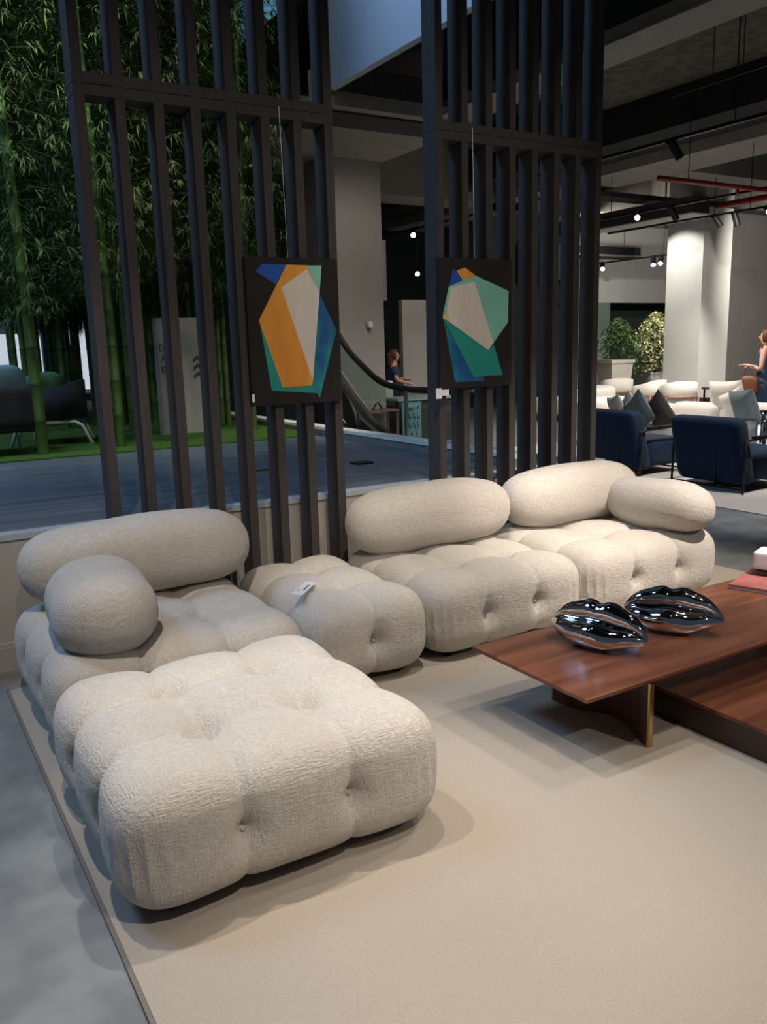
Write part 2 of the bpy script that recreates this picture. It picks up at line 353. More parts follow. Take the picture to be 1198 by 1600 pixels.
# columns
struct('wall_column_grey', MB().box(5.55, 10.5, 0, 6.43, 11.4, 4.0), 'grey')
struct('wall_step', MB().box(6.48, 10.9, 2.16, 6.74, 11.2, 3.02), 'grey')
struct('wall_column_white', MB().box(13.5, 10.67, 0, 14.32, 11.5, 4.4), 'white')
# showroom walls
struct('wall_left_panel', MB().box(8.35, 13.0, 0, 9.6, 13.12, 2.3), 'grey')
struct('wall_far_left', MB().box(4.5, 16.4, 0, 15.2, 16.6, 5.0), 'dark')
struct('wall_back_upper', MB().box(14.6, 15.0, 2.38, 18.2, 15.15, 5.0), 'wallg')
struct('wall_alcove', MB().box(14.6, 16.0, 0, 18.2, 16.15, 3.0).box(14.6, 15.15, 2.38, 18.2, 16.1, 2.48).box(18.2, 13.2, 0, 18.3, 16.1, 5), 'green')
struct('wall_alcove_side', MB().box(14.55, 15.0, 0, 15.65, 15.1, 2.38), mat('pale_green_panel', (0.14, 0.19, 0.16), 0.6, 0, 2, (0.11, 0.15, 0.13)))
struct('wall_right', MB().box(17.0, 13.0, 0, 30, 13.15, 5.0), 'wallb')
struct('wall_far_right', MB().box(29.9, -1.5, 0, 30, 13, 5.0), 'wallb')

# atrium far side: dark facade, bright shop windows, skylight
fac = MB()
fac.box(-4, 17.0, 2.15, 8.5, 17.2, 7.0).box(-4, 17.0, 0, 8.5, 17.2, 0.75)
for x in (-4, 0.6, 2.9, 5.2, 7.0): fac.box(x, 17.0, 0.75, x+.35, 17.2, 2.2)
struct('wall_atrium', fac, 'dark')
for i, (a, b, z0, z1) in enumerate([(0.95, 2.9, 0.9, 1.9), (3.25, 5.2, 0.8, 2.1), (5.55, 7.0, 0.8, 2.2)]):
    wnd = struct('window_%d' % (i+1), MB().box(a, 17.12, z0, b, 17.16, z1), 'daypane')
    fr = MB()
    for k in range(3): fr.box(a+(b-a)*k/2-.02, 17.06, z0, a+(b-a)*k/2+.02, 17.12, z1)
    fr.box(a, 17.06, z0-.02, b, 17.12, z0+.03).build('window_frame', 'white', wnd)
gw = struct('window_4', MB().box(4.0, 16.9, 7.0, 11, 16.95, 11.5), 'skypane')
fr = MB()
for k in range(8): fr.box(4+k, 16.8, 7.0, 4.12+k, 16.9, 11.5)
for k in range(5): fr.box(4, 16.8, 7+k*.9, 11, 16.9, 7.08+k*.9)
fr.build('window_frame', 'steel', gw)

# ------------------------------------------------------------------ rugs
rg = thing('area_rug', 'large beige woven rug under the cream sofa', 'rug', (0, 0, 0))
def wav(x, y): return .004*math.sin(x*5)+.004*math.sin(y*7.3)
pts = [(0.37, 0.3), (4.67, 0.3), (4.67, 3.97), (0.37, 3.97)]
MB().box(0.378, 0.3, 0.0, 4.662, 3.962, 0.012).build('rug_pile', 'rug', rg)
MB().box(0.366, 0.3, 0.0, 0.378, 3.97, 0.010).box(4.662, 0.3, 0, 4.674, 3.97, 0.010).box(0.366, 3.962, 0, 4.674, 3.974, 0.010).build('rug_binding', 'rugedge', rg)
tag(MB().box(6.35, 3.6, 0.0, 11.2, 9.4, 0.010).build('area_rug', 'rug2'), 'pale grey rug under the navy armchairs', 'rug')

# ------------------------------------------------------------------ sofa modules
def seams(w, n): return [(-w/2+w*(i+1)/n) for i in range(n-1)]
def make_seat(w, d, h=0.37, nx=3, ny=3, seed=0):
    sx, sy_ = seams(w*.98, nx), seams(d*.98, ny); rnd = random.Random(seed)
    ph = [rnd.uniform(0, 6) for _ in range(6)]
    def fn(P, N):
        top = max(0, N.z); side = 1-abs(N.z)
        dx = min([abs(P.x-s) for s in sx] or [9]); dy = min([abs(P.y-s) for s in sy_] or [9])
        ex, ey = math.exp(-dx/.055), math.exp(-dy/.055)
        # seams seen where they run: x-seams die on faces turned to x, and the other way round
        kx = 1-abs(N.x)**2; ky = 1-abs(N.y)**2
        dep = .046*(ex*kx+ey*ky)*(0.62 if N.z > .5 else 0.72)*min(1, max(.25, 1+N.z*1.1))
        dep += .052*math.exp(-(dx*dx+dy*dy)/(.050**2))*(1 if N.z > 0 else 0)
        dep += .014*(math.exp(-dx/.010)*kx*abs(N.y)+math.exp(-dy/.010)*ky*abs(N.x))
        zz = P.z-0.0
        bz = math.exp(-((zz+.01)/.05)**2)
        dep += .038*bz*(math.exp(-(dx/.038)**2)*abs(N.y)**2+math.exp(-(dy/.038)**2)*abs(N.x)**2)
        # puff of every cell
        q = P - N*dep
        q.z += .020*top*(1-(P.x/(w/2))**2)*(1-(P.y/(d/2))**2)
        # gathers near the vertical corners
        cor = min(1, abs(N.x)*abs(N.y)*2.2)*max(0, 1-abs(N.z)*1.3)
        a = math.atan2(P.y, P.x)
        q -= N*.008*cor*abs(math.sin(a*44+ph[0]+P.z*3))**.8
        # slack of the cloth
        q += N*.004*math.sin(P.x*9+ph[1])*math.sin(P.y*8+ph[2])
        return q
    mb = MB(); mb.rbox((0, 0, h/2+.028), (w, d, h), (.20, .20, h/2), 3.0, (max(40, int(100*w)), max(40, int(100*d)), 34), fn)
    return mb
def module(name, label, x0, x1, y0, y1, nx=3, ny=3, seed=0, h=0.385):
    w, d = x1-x0, y1-y0
    t = thing(name, label, 'sofa', ((x0+x1)/2, (y0+y1)/2, 0), 0)
    make_seat(w, d, h, nx, ny, seed).build('seat_cushion', CREAM, t, True)
    for sx in (-1, 1):
        for s2 in (-1, 1):
            MB().lathe([(0.022, 0.012), (0.028, 0.05), (0.032, 0.075)], sx*(w/2-.15), s2*(d/2-.13), 14).build('foot', 'black', t, True)
    # button tufts on the front face and on top
    for x in seams(w*.98, nx):
        MB().rbox((x, -d/2+.062, h/2+.018), (.014, .010, .014), (.007, .005, .007), 2, (6, 4, 6)).build('button', CREAM, t, True)
    return t
module('sofa_ottoman', 'cream tufted ottoman module in the foreground, nearest the camera', 0.385, 1.405, 1.94, 2.96, seed=1)
module('sofa_module', 'cream tufted seat module at the left, under the short arm bolster', 0.41, 1.46, 3.0, 4.02, seed=2)
module('sofa_module', 'narrow cream tufted corner module with the price tag on it', 1.475, 2.095, 3.02, 4.02, nx=2, seed=3)
module('sofa_module', 'cream tufted seat module in the middle of the long run, behind table end', 2.10, 3.08, 3.04, 4.02, seed=4)
module('sofa_module', 'cream tufted seat module at the far right end of the sofa', 3.085, 4.165, 3.04, 4.02, seed=5)

def bolster(label, c, L, R_, axis, rz=0.0, k=5.0, tilt=0, rzv=None, seed=0):
    """puffy roll; axis 'x' or 'y'"""
    rv = rzv or R_; rnd = random.Random(seed); p1, p2 = rnd.uniform(0, 6), rnd.uniform(0, 6)
    vs = []; fs = []; NA, NT = 72, 60
    for i in range(NT+1):
        t = -math.cos(PI*i/NT); t = math.copysign(abs(t)**0.9, t)
        prof = max(0.0, 1-abs(t)**k)**(1/2.1)
        for j in range(NA):
            a = 2*PI*j/NA
            g = 1+.016*(abs(t)**5)*math.sin(a*22+p1)+.008*math.sin(t*7+a*2+p2)+.006*math.sin(a*3+t*3+p1)
            x = t*L/2; y = R_*prof*g*math.copysign(abs(math.cos(a))**.9, math.cos(a)); z = rv*prof*g*math.copysign(abs(math.sin(a))**.9, math.sin(a))
            vs.append((x, y, z+.006*math.sin(t*4+p1)))
    for i in range(NT):
        for j in range(NA): fs.append((i*NA+j, i*NA+(j+1) % NA, (i+1)*NA+(j+1) % NA, (i+1)*NA+j))
    o = MB().add(vs, fs).build('bolster', CREAM, None, True, c, (0, tilt, (PI/2 if axis == 'y' else 0)+rz))
    return tag(o, label, 'cushion')
bolster('long cream bolster forming the backrest of the left module', (0.975, 3.80, 0.59), 1.05, .18, 'x', seed=1)
bolster('short plump cream bolster arm at the left end of the sofa', (0.68, 3.31, 0.525), .60, .20, 'y', rz=-.08, k=3.4, rzv=.17, seed=2)
bolster('long cream backrest bolster, left one of the pair on the long run', (2.60, 3.80, 0.57), 1.05, .18, 'x', seed=3)
bolster('long cream backrest bolster at the right, touching the right arm bolster', (3.66, 3.80, 0.57), 1.05, .18, 'x', seed=4)
bolster('cream bolster arm lying across the right end of the sofa', (3.93, 3.35, 0.535), .74, .16, 'y', k=3.6, rzv=.15, seed=5)

pt = thing('price_tag', 'white card price tag lying on the narrow corner module', 'tag', (1.57, 3.32, 0.432), 0.9)
MB().box(-.105, -.026, 0, .105, .026, .003).build('card', 'paper', pt)
MB().box(-.03, -.012, .003, .055, -.005, .0036).box(-.06, .012, .003, -.02, .015, .0036).build('printed_line', 'ink', pt)
pt.rotation_euler = (0.06, 0.0, 0.80)

# ------------------------------------------------------------------ coffee tables
TZ = 0.29
ct = thing('coffee_table', 'low rectangular walnut coffee table carrying the chrome lips', 'table', (1.97, 1.95, 0))
tp = MB()
tp.prism([(0.02, 0.02), (2.3, 0.02), (2.3, .625), (0.02, .625)], TZ-.028, TZ-.012)
tp.prism([(0, 0), (2.32, 0), (2.32, .645), (0, .645)], TZ-.014, TZ)
bevel(tp.build('tabletop', 'walnut', ct), .002)
def fin(xo, name='leg'):
    # sinuous upright panel; brass strip along its near edge
    c = [(0.33, 0.02), (0.345, .07), (0.39, .15), (0.425, .24), (0.415, .31), (0.37, .37), (0.345, .43), (0.335, .53)]
    n = 24; P = []
    for i in range(n+1):
        t = i/n*(len(c)-1); k = min(int(t), len(c)-2); f = t-k; f2 = f*f*(3-2*f)
        P.append((c[k][0]*(1-f)+c[k+1][0]*f, c[k][1]*(1-f2)+c[k+1][1]*f2))
    mb = MB(); vs = []; 
    for x, y in P: vs += [(x+xo, y, 0.012), (x+xo+.02, y, 0.012), (x+xo, y, TZ-.028), (x+xo+.02, y, TZ-.028)]
    fs = []
    for i in range(n):
        a, b = 4*i, 4*i+4
        fs += [(a, a+2, b+2, b), (a+1, b+1, b+3, a+3), (a, b, b+1, a+1), (a+2, a+3, b+3, b+2)]
    fs += [(0, 1, 3, 2), (4*n, 4*n+2, 4*n+3, 4*n+1)]
    l = mb.add(vs, fs).build(name, 'walnutv', ct, True)
    l.data.polygons.foreach_set('use_smooth', [False]*len(l.data.polygons))
    for x, y, s_ in ((P[0][0], P[0][1], -1), (P[-1][0], P[-1][1], 1)):
        b = MB().box(x+xo-.001, min(y, y+.007*s_)-.001, .012, x+xo+.021, max(y, y+.007*s_)+.001, TZ-.028).build('edge_strip', 'brass', l)
        b['label'] = 'thin brass edging strip'
fin(0); fin(1.45)

lt = thing('coffee_table', 'lower dark-sided walnut table tucked beside the taller table', 'table', (2.55, 0, 0))
def rrect(x0, y0, x1, y1, r, n=8):
    o = []
    for cx, cy_, a0 in ((x1-r, y1-r, 0), (x0+r, y1-r, PI/2), (x0+r, y0+r, PI), (x1-r, y0+r, 1.5*PI)):
        o += [(cx+r*math.cos(a0+PI/2*i/n), cy_+r*math.sin(a0+PI/2*i/n)) for i in range(n+1)]
    return o
MB().prism(rrect(0, 1.05, 1.12, 2.22, .07), .012, .118).build('base', 'walnutd', lt)
MB().prism(rrect(0.0, 1.05, 1.12, 2.22, .07), .118, .132).build('tabletop', 'walnut', lt)

def lips(label, c, L, rz):
    n, m_ = 56, 48; vs = []; fs = []
    for i in range(n+1):
        x = -1+2*i/n
        kk = max(0.0, 1-abs(x)**2.0)**.68
        bow = 1-.16*math.exp(-(x/.13)**2)+.06*math.exp(-((abs(x)-.28)/.16)**2)
        bl = 1+.05*math.cos(x*PI)
        for j in range(m_):
            a = 2*PI*j/m_; ca, sa = math.cos(a), math.sin(a); best = 0
            for (oy, oz, ry, rz_) in ((.046*kk*bow, .012*kk, .060*kk*bow+.002, .072*kk*bow+.003), (-.052*kk, -.006*kk, .052*kk*bl+.002, .048*kk*bl+.003)):
                # ray from origin to ellipse
                A = (ca/ry)**2+(sa/rz_)**2; B = -2*(ca*oy/ry**2+sa*oz/rz_**2); Cc = (oy/ry)**2+(oz/rz_)**2-1
                D = B*B-4*A*Cc
                if D >= 0: best = max(best, (-B+math.sqrt(D))/(2*A))
            mouth = 1-.42*math.exp(-((a-PI*.54)/.13)**2)*min(1, kk*1.3)
            r = best*mouth
            vs.append((x*L/2, r*ca, r*sa-.018*(1-kk)+.004*math.cos(x*9)))
    for i in range(n):
        for j in range(m_): fs.append((i*m_+j, i*m_+(j+1) % m_, (i+1)*m_+(j+1) % m_, (i+1)*m_+j))
    fs += [tuple(range(m_))[::-1], tuple(range(n*m_, (n+1)*m_))]
    o = MB().add(vs, fs).build('lips_sculpture', 'chrome', None, True, c)
    o.rotation_euler = (Matrix.Rotation(rz, 3, 'Z') @ Matrix.Rotation(math.radians(24), 3, 'X')).to_euler()
    R3 = o.rotation_euler.to_matrix(); o.location.z = TZ-min((R3 @ v.co).z for v in o.data.vertices)+.0005
    return tag(o, label, 'sculpture')
lips('polished chrome lips sculpture nearer the left end of the walnut table', (2.385, 2.315, TZ+.062), .43, math.radians(-74))
lips('polished chrome lips sculpture behind the other, further along the table', (2.77, 2.27, TZ+.062), .42, math.radians(-58))

bk = thing('book', 'dusty pink book under the white box on the walnut table', 'book', (3.46, 2.50, TZ), math.radians(-71))
MB().box(.004, .004, .004, .296, .376, .022).build('pages', 'pages', bk)
MB().box(0, 0, 0, .30, .38, .004).box(0, 0, .022, .30, .38, .026).box(0, .374, 0, .30, .38, .026).build('cover', 'pink', bk)
bx = thing('decorative_box', 'small white box with dark glass foot standing on the pink book', 'box', (3.685, 2.53, TZ+.026), math.radians(-71))
MB().rbox((.07, .07, .016), (.12, .12, .03), (.01, .01, .01), 3, (6, 6, 4)).build('base', mat('smoked_glass', (.05, .05, .05), .1), bx, True)
MB().rbox((.07, .07, .078), (.145, .145, .09), (.015, .015, .015), 3, (8, 8, 8)).build('body', 'paper', bx, True)

# ------------------------------------------------------------------ slatted screens
def screen(label, xr0, pitch):
    t = thing('slatted_screen', label, 'screen', (xr0-.047, 4.07, 0))
    for k in range(8):
        x1 = .047+pitch*k
        boxo('slat', (x1-.047, 0, 0, x1, .13, 5.2), 'slat', t, .002)
    W_ = .047+pitch*7
    bevel(MB().box(-.002, -.002, 2.625, W_+.002, .132, 2.672).box(-.002, -.002, 2.674, W_+.002, .132, 2.722).build('transom', 'slat', t), .002)
    MB().box(-.002, -0.002, 0.0, W_+.002, .132, .05).build('bottom_rail', 'slat', t)
    return t
screen('tall charcoal slatted screen at the left, in front of the bamboo', 0.975, .1768)
screen('tall charcoal slatted screen at the right, behind the long sofa run', 2.911, .1755)

# ------------------------------------------------------------------ paintings
def painting(label, x0, x1, z0, z1, shapes, slotlist):
    y = 4.035
    t = thing('painting', label, 'painting', ((x0+x1)/2, y, z0))
    ox, oz = (x0+x1)/2, z0
    MB().box(x0-ox, 0, 0, x1-ox, .03, z1-z0).build('canvas', 'canvas', t)
    mb = MB()
    for i, (mi, poly) in enumerate(shapes):
        mb.cur = slotlist.index(mi); yy = -.0006-.0004*i; n = len(poly)
        vs = [(px-ox, yy, pz-oz) for px, pz in poly]+[(px-ox, -.00005, pz-oz) for px, pz in poly]
        mb.add(vs, [tuple(range(n)), tuple(range(n, 2*n))[::-1]]+[(j, (j+1) % n, n+(j+1) % n, n+j) for j in range(n)])
    mb.build('painted_shapes', slotlist, t)
    return t
painting('dark canvas with angular ochre, white and blue shapes on the left screen', 1.67, 2.19, 1.215, 1.955, [
    ('p_teal', [(1.734, 1.632), (1.78, 1.289), (2.041, 1.263), (2.016, 1.306), (1.842, 1.303)]),
    ('p_blue', [(1.725, 1.885), (1.766, 1.921), (1.897, 1.92), (1.832, 1.821)]),
    ('p_or', [(1.897, 1.92), (2.019, 1.919), (2.079, 1.778), (2.016, 1.306), (1.842, 1.303), (1.729, 1.643)]),
    ('p_white', [(1.862, 1.806), (2.011, 1.902), (2.079, 1.778), (2.018, 1.331)]),
    ('p_mint', [(2.012, 1.918), (2.097, 1.92), (2.079, 1.778)]),
    ('p_dk', [(2.079, 1.778), (2.17, 1.589), (2.055, 1.236), (2.016, 1.309)])], ['p_teal', 'p_blue', 'p_or', 'p_white', 'p_mint', 'p_dk'])
painting('dark canvas with angular mint, white and teal shapes on the right screen', 2.845, 3.375, 1.245, 1.985, [
    ('p_blue', [(2.943, 1.925), (3.017, 1.861), (2.916, 1.823)]),
    ('p_or', [(2.968, 1.913), (3.03, 1.931), (3.101, 1.892), (3.014, 1.858)]),
    ('p_dk', [(2.874, 1.629), (3.088, 1.305), (3.16, 1.308), (3.164, 1.277), (2.95, 1.281)]),
    ('p_teal', [(2.866, 1.648), (3.197, 1.459), (3.24, 1.49), (3.306, 1.308), (3.088, 1.305)]),
    ('p_mint', [(2.911, 1.823), (3.101, 1.889), (3.352, 1.803), (3.347, 1.62), (3.236, 1.5), (2.866, 1.655)]),
    ('p_white', [(2.926, 1.818), (3.096, 1.854), (3.236, 1.5), (3.197, 1.459), (2.891, 1.638), (2.899, 1.712)]),
    ('p_yel', [(2.897, 1.69), (2.918, 1.628), (2.868, 1.645)])], ['p_blue', 'p_or', 'p_dk', 'p_teal', 'p_mint', 'p_white', 'p_yel'])
tag(MB().tube([(1.91, 4.062, 2.68), (1.92, 4.062, 1.958)], .0015, 6).build('hanging_wire', 'steel'), 'thin wire holding up the painting on the left screen', 'wire')
tag(MB().tube([(3.11, 4.062, 2.70), (3.12, 4.062, 1.988)], .0015, 6).build('hanging_wire', 'steel'), 'thin wire holding up the painting on the right screen', 'wire')
tag(MB().box(2.805, 4.022, 1.19, 2.845, 4.024, 1.25).box(2.845, 4.024, 1.205, 2.90, 4.026, 1.240).build('wall_label', 'paper'), 'small white label card at the lower left of the right painting', 'label')
tag(MB().box(1.668, 4.030, 1.235, 1.682, 4.034, 1.275).build('wall_label', 'paper'), 'tiny white tag on the lower left corner of the left painting', 'label')

# ------------------------------------------------------------------ bamboo
def leaf(mb, p, d, L, wd, droop):
    """folded lance leaf as two thin facets"""
    d = d.normalized(); side = d.cross(Vector((0, 0, 1)))
    side = side.normalized() if side.length > .05 else Vector((1, 0, 0))
    mid = p+d*L*.45-Vector((0, 0, droop*.25)); tip = p+d*L-Vector((0, 0, droop)); upn = Vector((0, 0, wd*.25))
    mb.add([p, mid+side*wd+upn, tip, mid-side*wd+upn, mid], [(0, 1, 4), (1, 2, 4), (2, 3, 4), (3, 0, 4)])
def foliage_mesh(seed, z0, z1, n, spread, mname):
    rnd = random.Random(seed); mb = MB()
    for i in range(n):
        z = z0+(z1-z0)*rnd.random()**.9; a = rnd.uniform(0, 2*PI); rr = spread*(rnd.random()**.7)*(0.45+.55*min(1, (z-z0)/.6))
        o = Vector((rr*math.cos(a), rr*math.sin(a), z)); dirn = Vector((math.cos(a), math.sin(a), rnd.uniform(-.5, .35)))
        if rnd.random() < .6: mb.tube([o*1.0-dirn*min(rr, .35), o], [.003, .0015], 3, caps=False)
        for k in range(rnd.randint(6, 9)):
            dd = (dirn+Vector((rnd.gauss(0, .7), rnd.gauss(0, .7), rnd.gauss(-.1, .4)))).normalized()
            leaf(mb, o+dd*.01, dd, rnd.uniform(.08, .15), rnd.uniform(.0045, .008), rnd.uniform(.02, .07))
    return mb
folA = [foliage_mesh(20+s, 1.15+.15*s, 5.6, 900, .58, 'A') for s in range(4)]
fol_me = []
for i, f in enumerate(folA):
    o = f.build('foliage', 'leafB' if i == 3 else 'leafA'); fol_me.append(o.data); bpy.data.objects.remove(o)
def stalk_mb(r, H, bend, ph):
    mb = MB(); zs = []; z = 0.0; k = 0
    while z < H:
        zs += [(z, 1.0, 0)]
        zz = z+.31-.03
        zs += [(zz, 1.0, 0), (zz+.012, 1.08, 1), (zz+.022, 1.08, 1), (zz+.03, 1.0, 0)]; z += .31
    n = 12; vs = []
    for z, f, b_ in zs:
        q = (z/H)**2*bend; rr = r*(1-.35*z/H)*f
        vs += [(q*math.cos(ph)+rr*math.cos(2*PI*j/n), q*math.sin(ph)+rr*math.sin(2*PI*j/n), z) for j in range(n)]
    for i in range(len(zs)-1):
        mb.cur = 1 if (zs[i][2] or zs[i+1][2]) else 0
        base = len(mb.v); mb.add(vs[i*n:(i+2)*n], [(j, (j+1) % n, n+(j+1) % n, n+j) for j in range(n)])
    return mb
stk = []
for i, (r, b, ph) in enumerate([(.036, .10, 0.3), (.042, .25, 2.8), (.032, .15, 4.4), (.052, .20, 3.3)]):
    oa = stalk_mb(r, 5.6, b, ph).build('stalk', ['stalk', 'node'], None, True)
    bm_ = bmesh.new(); bm_.from_mesh(oa.data); bmesh.ops.remove_doubles(bm_, verts=bm_.verts, dist=1e-5); bm_.to_mesh(oa.data); bm_.free()
    stk.append(oa.data); bpy.data.objects.remove(oa)
def bamboo(x, y, si, fi, rz, label, group, zs=1.0):
    t = thing('bamboo', label, 'bamboo', (x, y, .65), rz, group); t.scale = (1, 1, zs)
    o = bpy.data.objects.new('stalk', stk[si]); C.objects.link(o); o.parent = t
    f = bpy.data.objects.new('foliage', fol_me[fi]); C.objects.link(f); f.parent = t; f.rotation_euler = (0, 0, random.uniform(0, 6))
bamboo(1.24, 7.80, 3, 0, 0, 'thick bright green bamboo stalk standing in front of the dark outdoor armchairs', None)
bamboo(1.93, 7.85, 1, 1, 1.0, 'bright green bamboo stalk just behind the leftmost screen slat', None)
bamboo(2.53, 7.95, 0, 3, 2.0, 'bright green bamboo in front of the leaning white sign', None)
G1, G2 = 'slender bamboo in the clump left of the screen', 'bamboo growing behind the slatted screen'
spots = []
rnd = random.Random(11)
tries = 0
while len(spots) < 48 and tries < 4000:
    tries += 1
    y = rnd.uniform(8.3, 12.6); x = rnd.uniform(.16*y-.35, min(3.6, .44*y-.1))
    if 0.6 < x < 2.0 and y < 10.1: continue
    if 2.3 < x < 3.3 and y < 8.95: continue
    if all((x-a)**2+(y-b)**2 > .06 for a, b in spots): spots.append((x, y))
for (x, y) in spots:
    left = x/y < .235
    bamboo(x, y, rnd.choice((0, 0, 2, 1)), rnd.choice((0, 1, 2, 3)), rnd.uniform(0, 6), 'slender green bamboo in the dense clump left of the screen' if left else 'slender green bamboo seen through the slats of the left screen', G1 if left else G2)

# leaning sign among the bamboo
sg = thing('sign_board', 'white upright sign board with dark arrows standing among the bamboo', 'sign', (2.55, 8.62, .65))
MB().box(0, 0, 0, .10, .07, 1.19).box(.13, .0, .0, .50, .07, 1.19).box(.10, .03, 0, .13, .07, 1.19).build('panel', 'signw', sg)
lt_ = MB()
def stroke(x0, z0, x1, z1, ox, oz, w=.008):
    d = Vector((x1-x0, 0, z1-z0)); p = Vector((-d.z, 0, d.x)).normalized()*w/2; a = Vector((x0+ox, 0, z0+oz)); b = Vector((x1+ox, 0, z1+oz))
    q = [a-p, b-p, b+p, a+p]; lt_.add([v+Vector((0, -.003, 0)) for v in q]+[v+Vector((0, -.0004, 0)) for v in q], [(0, 1, 2, 3), (7, 6, 5, 4), (0, 4, 5, 1), (1, 5, 6, 2), (2, 6, 7, 3), (3, 7, 4, 0)])
for ox, oz, strokes in ((.04, .86, [(0, 0, 0, .07), (0, .07, .03, .06), (.03, .06, .04, .035), (.04, .035, .03, .01), (.03, .01, 0, 0)]),
                        (.045, .75, [(0, 0, .022, .07), (.022, .07, .045, 0), (.008, .025, .036, .025)]),
                        (.045, .64, [(0, 0, 0, .07), (0, .07, .035, .06), (.035, .06, 0, .037), (0, .037, .04, .02), (.04, .02, 0, 0)])):
    for q in strokes: stroke(*q, ox, oz)
lt_.build('lettering', 'ink', sg)
ar = MB()
for k in range(3):
    z = .56+k*.085
    for s in (0, 1):
        x0, x1 = (.38, .425) if s == 0 else (.425, .47); za, zb = (z, z+.04) if s == 0 else (z+.04, z)
        ar.add([(x0, -.003, za), (x1, -.003, zb), (x1, -.003, zb+.04), (x0, -.003, za+.04), (x0, -.0005, za), (x1, -.0005, zb), (x1, -.0005, zb+.04), (x0, -.0005, za+.04)], [(0, 1, 2, 3), (7, 6, 5, 4), (0, 4, 5, 1), (3, 2, 6, 7)])
ar.build('arrow_marks', 'ink', sg)

# ------------------------------------------------------------------ outdoor armchairs
oc = thing('outdoor_armchair', 'dark woven outdoor armchair on pale metal legs, behind the thick bamboo', 'chair', (1.50, 8.70, .657), 4.47)
def tubshell(w, d, z0, zb, zf, t=.05, n=40, start=-.62*PI, end=.62*PI, m='outchair', nm='backrest', par=None):
    """curved shell that wraps the back and both sides; open towards -y"""
    vs = []; fs = []
    for i in range(n+1):
        a = start+(end-start)*i/n
        for rr in (0, 1):
            ex = w/2-t*rr; ey = d/2-t*rr
            x = ex*math.copysign(abs(math.sin(a))**.7, math.sin(a)); y = ey*math.copysign(abs(math.cos(a))**.7, math.cos(a))
            tt = (abs(a)/max(abs(start), abs(end)))**2
            vs += [(x, y, z0), (x, y, zb+(zf-zb)*tt)]
    for i in range(n):
        a, b = 4*i, 4*i+4
        fs += [(a, b, b+1, a+1), (a+2, a+3, b+3, b+2), (a+1, b+1, b+3, a+3), (a, a+2, b+2, b)]
    fs += [(0, 1, 3, 2), (4*n, 4*n+2, 4*n+3, 4*n+1)]
    return MB().add(vs, fs).build(nm, m, par, True)
tubshell(.62, .66, .24, .60, .50, .05, par=oc)
MB().rbox((0, -.02, .30), (.52, .56, .14), (.06, .06, .06), 2.5, (10, 10, 6)).build('seat', 'outchair', oc, True)
for s in (-1, 1):
    MB().tube([(s*.27, -.36, 0), (s*.27, -.30, .18), (s*.27, -.26, .215), (s*.27, .22, .215), (s*.27, .28, .18), (s*.27, .36, 0)], .017, 8).build('leg', 'alum', oc, True)
tag(MB().rbox((0, 0, 0), (.42, .14, .36), (.15, .07, .15), 2.2, (10, 6, 10)).build('cushion', 'greenc', None, True, (1.44, 8.62, 1.17), (0.2, 0, .3)), 'green cushion in the dark outdoor armchair behind the bamboo', 'cushion')
ol = thing('outdoor_armchair', 'black outdoor armchair cut off by the left frame edge', 'chair', (.92, 8.08, .657), 0.15)
MB().rbox((0, 0, .30), (.62, .62, .22), (.08, .08, .08), 2.8, (10, 10, 6)).build('seat', 'outchair', ol, True)
MB().rbox((0, -.26, .42), (.62, .16, .36), (.06, .06, .06), 2.8, (10, 6, 8)).build('backrest', 'outchair', ol, True)
for sx in (-1, 1):
    for s2 in (-1, 1): MB().tube([(sx*.24, s2*.24, .2), (sx*.26, s2*.26, 0)], .012, 8).build('leg', 'alum', ol, True)
tag(MB().rbox((0, 0, 0), (.40, .14, .34), (.15, .07, .15), 2.2, (10, 6, 10)).build('cushion', 'bluec', None, True, (1.02, 8.12, 1.26), (0.15, 0, .2)), 'pale blue cushion on the black outdoor armchair at the left edge', 'cushion')
# small things on the deck
tag(MB().box(3.02, 5.36, .64, 3.16, 5.48, .652).build('floor_socket', 'black'), 'small dark floor box set in the deck between the screens', 'floor box')
tag(MB().box(2.26, 5.50, .64, 2.40, 5.60, .65).build('floor_plate', 'steel'), 'small shiny metal floor plate on the deck behind the left screen', 'floor plate')

# ------------------------------------------------------------------ escalator and balustrades
es = thing('escalator', 'escalator with black handrail rising away behind the deck', 'escalator', (0, 0, 0))
hp = [(5.0, 9.9, 2.17), (5.0, 9.27, 1.67), (5.0, 8.99, 1.45), (5.0, 8.62, 1.25), (5.0, 8.33, 1.12), (5.0, 8.06, 1.06), (5.0, 7.67, 1.03), (5.0, 7.4, 1.03), (5.0, 6.96, 1.03), (5.0, 6.5, 1.03)]
def smooth_pts(P, n=5):
    out = []
    for i in range(len(P)-1):
        p0 = Vector(P[max(i-1, 0)]); p1 = Vector(P[i]); p2 = Vector(P[i+1]); p3 = Vector(P[min(i+2, len(P)-1)])
        for k in range(n):
            t = k/n; out.append(.5*((2*p1)+(p2-p0)*t+(2*p0-5*p1+4*p2-p3)*t*t+(3*p1-p0-3*p2+p3)*t**3))
    out.append(Vector(P[-1])); return out
hs = smooth_pts(hp)
MB().tube(hs, .036, 10).build('handrail', 'black', es, True)
g = MB(); vs = []
bot = lambda y: max(.30, .30+(y-7.9)*.72)
for p in hs: vs += [(4.995, p.y, bot(p.y)), (5.005, p.y, bot(p.y)), (4.995, p.y, p.z), (5.005, p.y, p.z)]
fs = []
for i in range(len(hs)-1):
    a, b = 4*i, 4*i+4; fs += [(a, a+2, b+2, b), (a+1, b+1, b+3, a+3), (a, b, b+1, a+1), (a+2, a+3, b+3, b+2)]
g.add(vs, fs).build('glass_balustrade', 'glass', es)
sk = MB(); vs = []
